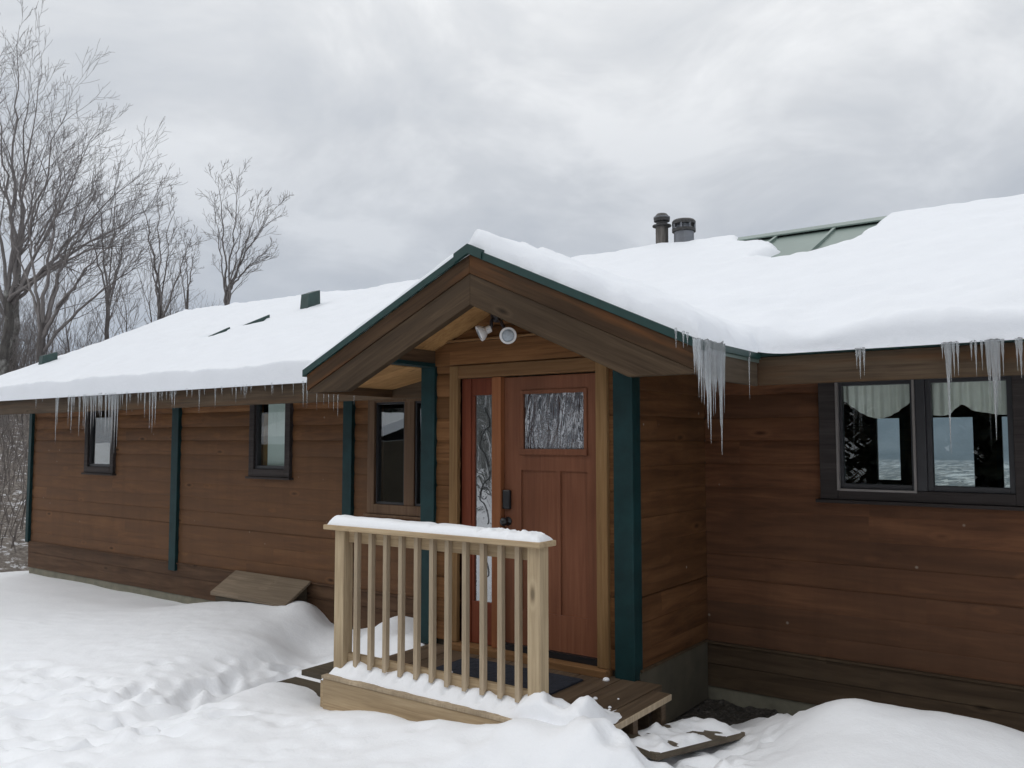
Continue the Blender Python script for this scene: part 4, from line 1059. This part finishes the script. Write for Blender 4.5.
for k in range(5):
    rng = random.Random(90+k)
    sap.append(tree('sapling', B(-26-2*k, 13+2*k), 5.6+rng.random(), .045, 90+k, 'thin grey bare sapling in the woods behind the left end of the roof', 'saplings in the woods', dict(kids=[6,4,3], tip=.0055, trop=.10, ang=(18,40), wob=.13), 3, (0,0), 'bark', .6))
rng = random.Random(3)
for i in range(40):
    dep = rng.uniform(24, 42); px = rng.uniform(-20, 205) if i < 16 else rng.uniform(-20, 50)
    a = math.atan((px-512)/845) ; ang = math.radians(90+36)-a
    dist = dep/math.cos(a); x, y = dist*math.cos(ang), dist*math.sin(ang)
    if x > -16: continue
    copy_tree(sap[i % 5], B(x, y), rng.uniform(0, 6), rng.uniform(.45, .75)*(1 if px > 60 else 1.1))
# understorey brush: one mass
mb = MB(); rng = random.Random(8)
for i in range(5200):
    x, y = rng.uniform(-42, -15.6), rng.uniform(6.2, 28)
    d = (x+14.6)*-.92 + (y-6.4)*.39
    if d < 1.2: continue
    z = hill_z(x, y); h = rng.uniform(.4, 2.3)*(.6 if d < 4 else 1); lx, ly = rng.gauss(0,.22), rng.gauss(0,.22)
    mb.tube([(x,y,z-.05), (x+lx*h*.5, y+ly*h*.5, z+h*.55), (x+lx*h*1.2, y+ly*h*1.2, z+h)], [.011,.008,.004], 3, cap=False)
    for k in range(2):
        u = rng.uniform(.3,.8); px_, py_, pz_ = x+lx*h*u, y+ly*h*u, z+h*u
        mb.tube([(px_,py_,pz_), (px_+rng.gauss(0,.25), py_+rng.gauss(0,.25), pz_+rng.uniform(.1,.5))], [.006,.003], 3, cap=False)
tag(mb.build('brush', M['brush'], None), 'tangle of grey brown underbrush on the hillside left of the cabin', 'brush', None, 'stuff')
# woods in front of the house (behind the photographer), mirrored in the panes
rng = random.Random(77)
for i in range(26):
    x = rng.uniform(-30, 14); y = rng.uniform(-26, -11)
    copy_tree(sap[i % 5], (x, y, -.25), rng.uniform(0,6), rng.uniform(1.3, 2.2), 'bare tree in the woods across the yard facing the cabin')
con = empty('spruce_tree', (-6, -19, -.3), 'dense dark spruce in the woods across the yard facing the cabin', 'tree', 'spruces across the yard')
b = MB(); b.tube([(-6,-19,-.5),(-6,-19,6),(-6,-19,12.5)], [.2,.12,.02], 8); b.build('trunk', M['bark'], con, smooth=True)
b = MB(); rng = random.Random(4)
for i in range(1500):
    u = rng.random()**.8; z = .4+11.8*u; rad = 2.7*(1-u)**.85+.15; a = rng.uniform(0, 2*PI); r0 = rad*rng.uniform(.15,.75); r1 = min(rad, r0+rng.uniform(.3,.9))
    dz = -.28*(r1-r0); wv = rng.uniform(.10,.24); ca, sa = math.cos(a), math.sin(a)
    P0 = Vector((-6+r0*ca, -19+r0*sa, z-.25*r0-.3)); P1 = Vector((-6+r1*ca, -19+r1*sa, z-.25*r1-.3+dz)); w_ = Vector((-sa, ca, rng.uniform(-.4,.4)))*wv
    b.add([P0-w_*.5, P0+w_*.5, P1+w_*.6, P1-w_*.6+Vector((0,0,-.12))], [(0,1,2,3)])
b.build('crown', M['spruce'], con)
rng = random.Random(21)
for i in range(26):
    copy_tree(con, (-32+i*1.75+rng.uniform(-.6,.6), rng.uniform(-27,-16), -.3), rng.uniform(0,6), rng.uniform(.75,1.15))
# shed across the yard, mirrored in the entry window
shed = empty('shed', (-19.5, -5.5, -.3), 'dark shed with a snowy roof across the yard', 'shed')
b = MB(); b.box(-22.5,-17.5,-8,-4,-.5,1.6); b.build('wall', M['deck_dark'], shed)
b = MB(); b.prism([(-8.4,1.5),(-6,2.2),(-3.6,1.5),(-3.6,1.75),(-6,2.48),(-8.4,1.75)], -22.8, -17.2, 'x'); b.build('snow_roof', M['roof_snow'], shed)

# ------------------------------------------------------------------ sky and light
wd = bpy.data.worlds.new('World'); sc.world = wd; wd.use_nodes = True
nt = wd.node_tree; nt.nodes.clear()
class WN(NT):
    def __init__(s): s.t = nt; s.out = s.n('ShaderNodeOutputWorld')
w = WN()
SUN_EL, SUN_AZ = 42, 0
sky = w.n('ShaderNodeTexSky', sky_type='NISHITA'); sky.sun_disc = False
sun_dir = Vector((-.72, -.52, .78)).normalized()     # towards the sun
sky.sun_elevation = math.asin(sun_dir.z); sky.sun_rotation = math.atan2(sun_dir.x, sun_dir.y)
bg1 = w.n('ShaderNodeBackground'); w.l(sky.outputs[0], bg1.inputs[0]); bg1.inputs[1].default_value = .10
g = w.coord('Generated'); S = w.sep(g)
zz = w.math('ADD', w.math('MAXIMUM', S[2], 0.0), .32)
v = w.comb(w.math('DIVIDE', S[0], zz), w.math('DIVIDE', S[1], zz), S[2])
n1 = w.noise(w.map(v, (1.1,1.1,1.1), (2.3,.7,0)), 1.5, 7, .56, .35); n2 = w.noise(w.map(v, (1,1,1), (5.1,3.7,1)), .7, 4, .5)
f = w.math('ADD', w.math('MULTIPLY', n1, .62), w.math('MULTIPLY', n2, .38))
n3 = w.noise(w.map(v, (1,1,1.4), (8.1,2.2,3)), 2.6, 8, .6, .5)
f = w.math('ADD', w.math('MULTIPLY', f, .55), w.math('MULTIPLY', n3, .45))
grad = w.ramp(S[2], [(0., (.55,.572,.615)), (.26, (.63,.648,.68)), (.46, (.83,.84,.855)), (.75, (1.17,1.18,1.19))])
cl = w.ramp(f, [(.38, (.83,.845,.865)), (.46, (.94,.95,.955)), (.52, (1.05,1.05,1.04)), (.60, (1.28,1.27,1.24))])
col = w.mix(1.0, grad, cl, 'MULTIPLY')
bg2 = w.n('ShaderNodeBackground'); w.l(col, bg2.inputs[0]); bg2.inputs[1].default_value = 1.0
mx = w.n('ShaderNodeMixShader'); mx.inputs[0].default_value = .94; w.l(bg1.outputs[0], mx.inputs[1]); w.l(bg2.outputs[0], mx.inputs[2]); w.l(mx.outputs[0], w.out.inputs[0])
sl_ = bpy.data.lights.new('sun', 'SUN'); sl_.energy = .5; sl_.angle = math.radians(25); sl_.color = (1,.965,.92)
so = bpy.data.objects.new('sun', sl_); COL.objects.link(so); so.rotation_euler = (-sun_dir).to_track_quat('-Z', 'Y').to_euler(); so.location = (-10,-10,20)

# air: one thin haze round everything, the sky outside it
b = MB(); b.box(-5500, 5500, -600, 6000, -160, 420)
t = NT('haze_air'); pv = t.n('ShaderNodeVolumePrincipled'); pv.inputs['Color'].default_value = (.58,.74,1.0,1); pv.inputs['Density'].default_value = .00013; pv.inputs['Anisotropy'].default_value = .1
t.l(pv.outputs[0], t.out.inputs['Volume'])
tag(b.build('haze', t.m, None), 'thin winter haze over the far valley', None, None, 'stuff')
# ------------------------------------------------------------------ camera
cam = bpy.data.cameras.new('camera'); co = bpy.data.objects.new('camera', cam); COL.objects.link(co)
cam.sensor_width = 36; cam.lens = 845*36/1024; cam.clip_end = 9000; cam.clip_start = .05
pi_, ya = math.radians(3.8), math.radians(36.0)
co.location = (0,0,1.63); co.rotation_euler = (math.radians(90)+pi_, math.radians(.03), ya)
sc.camera = co
vs = sc.view_settings; vs.view_transform = 'Standard'; vs.look = 'None'; vs.exposure = 0.0; vs.gamma = 1; vs.use_curve_mapping = False
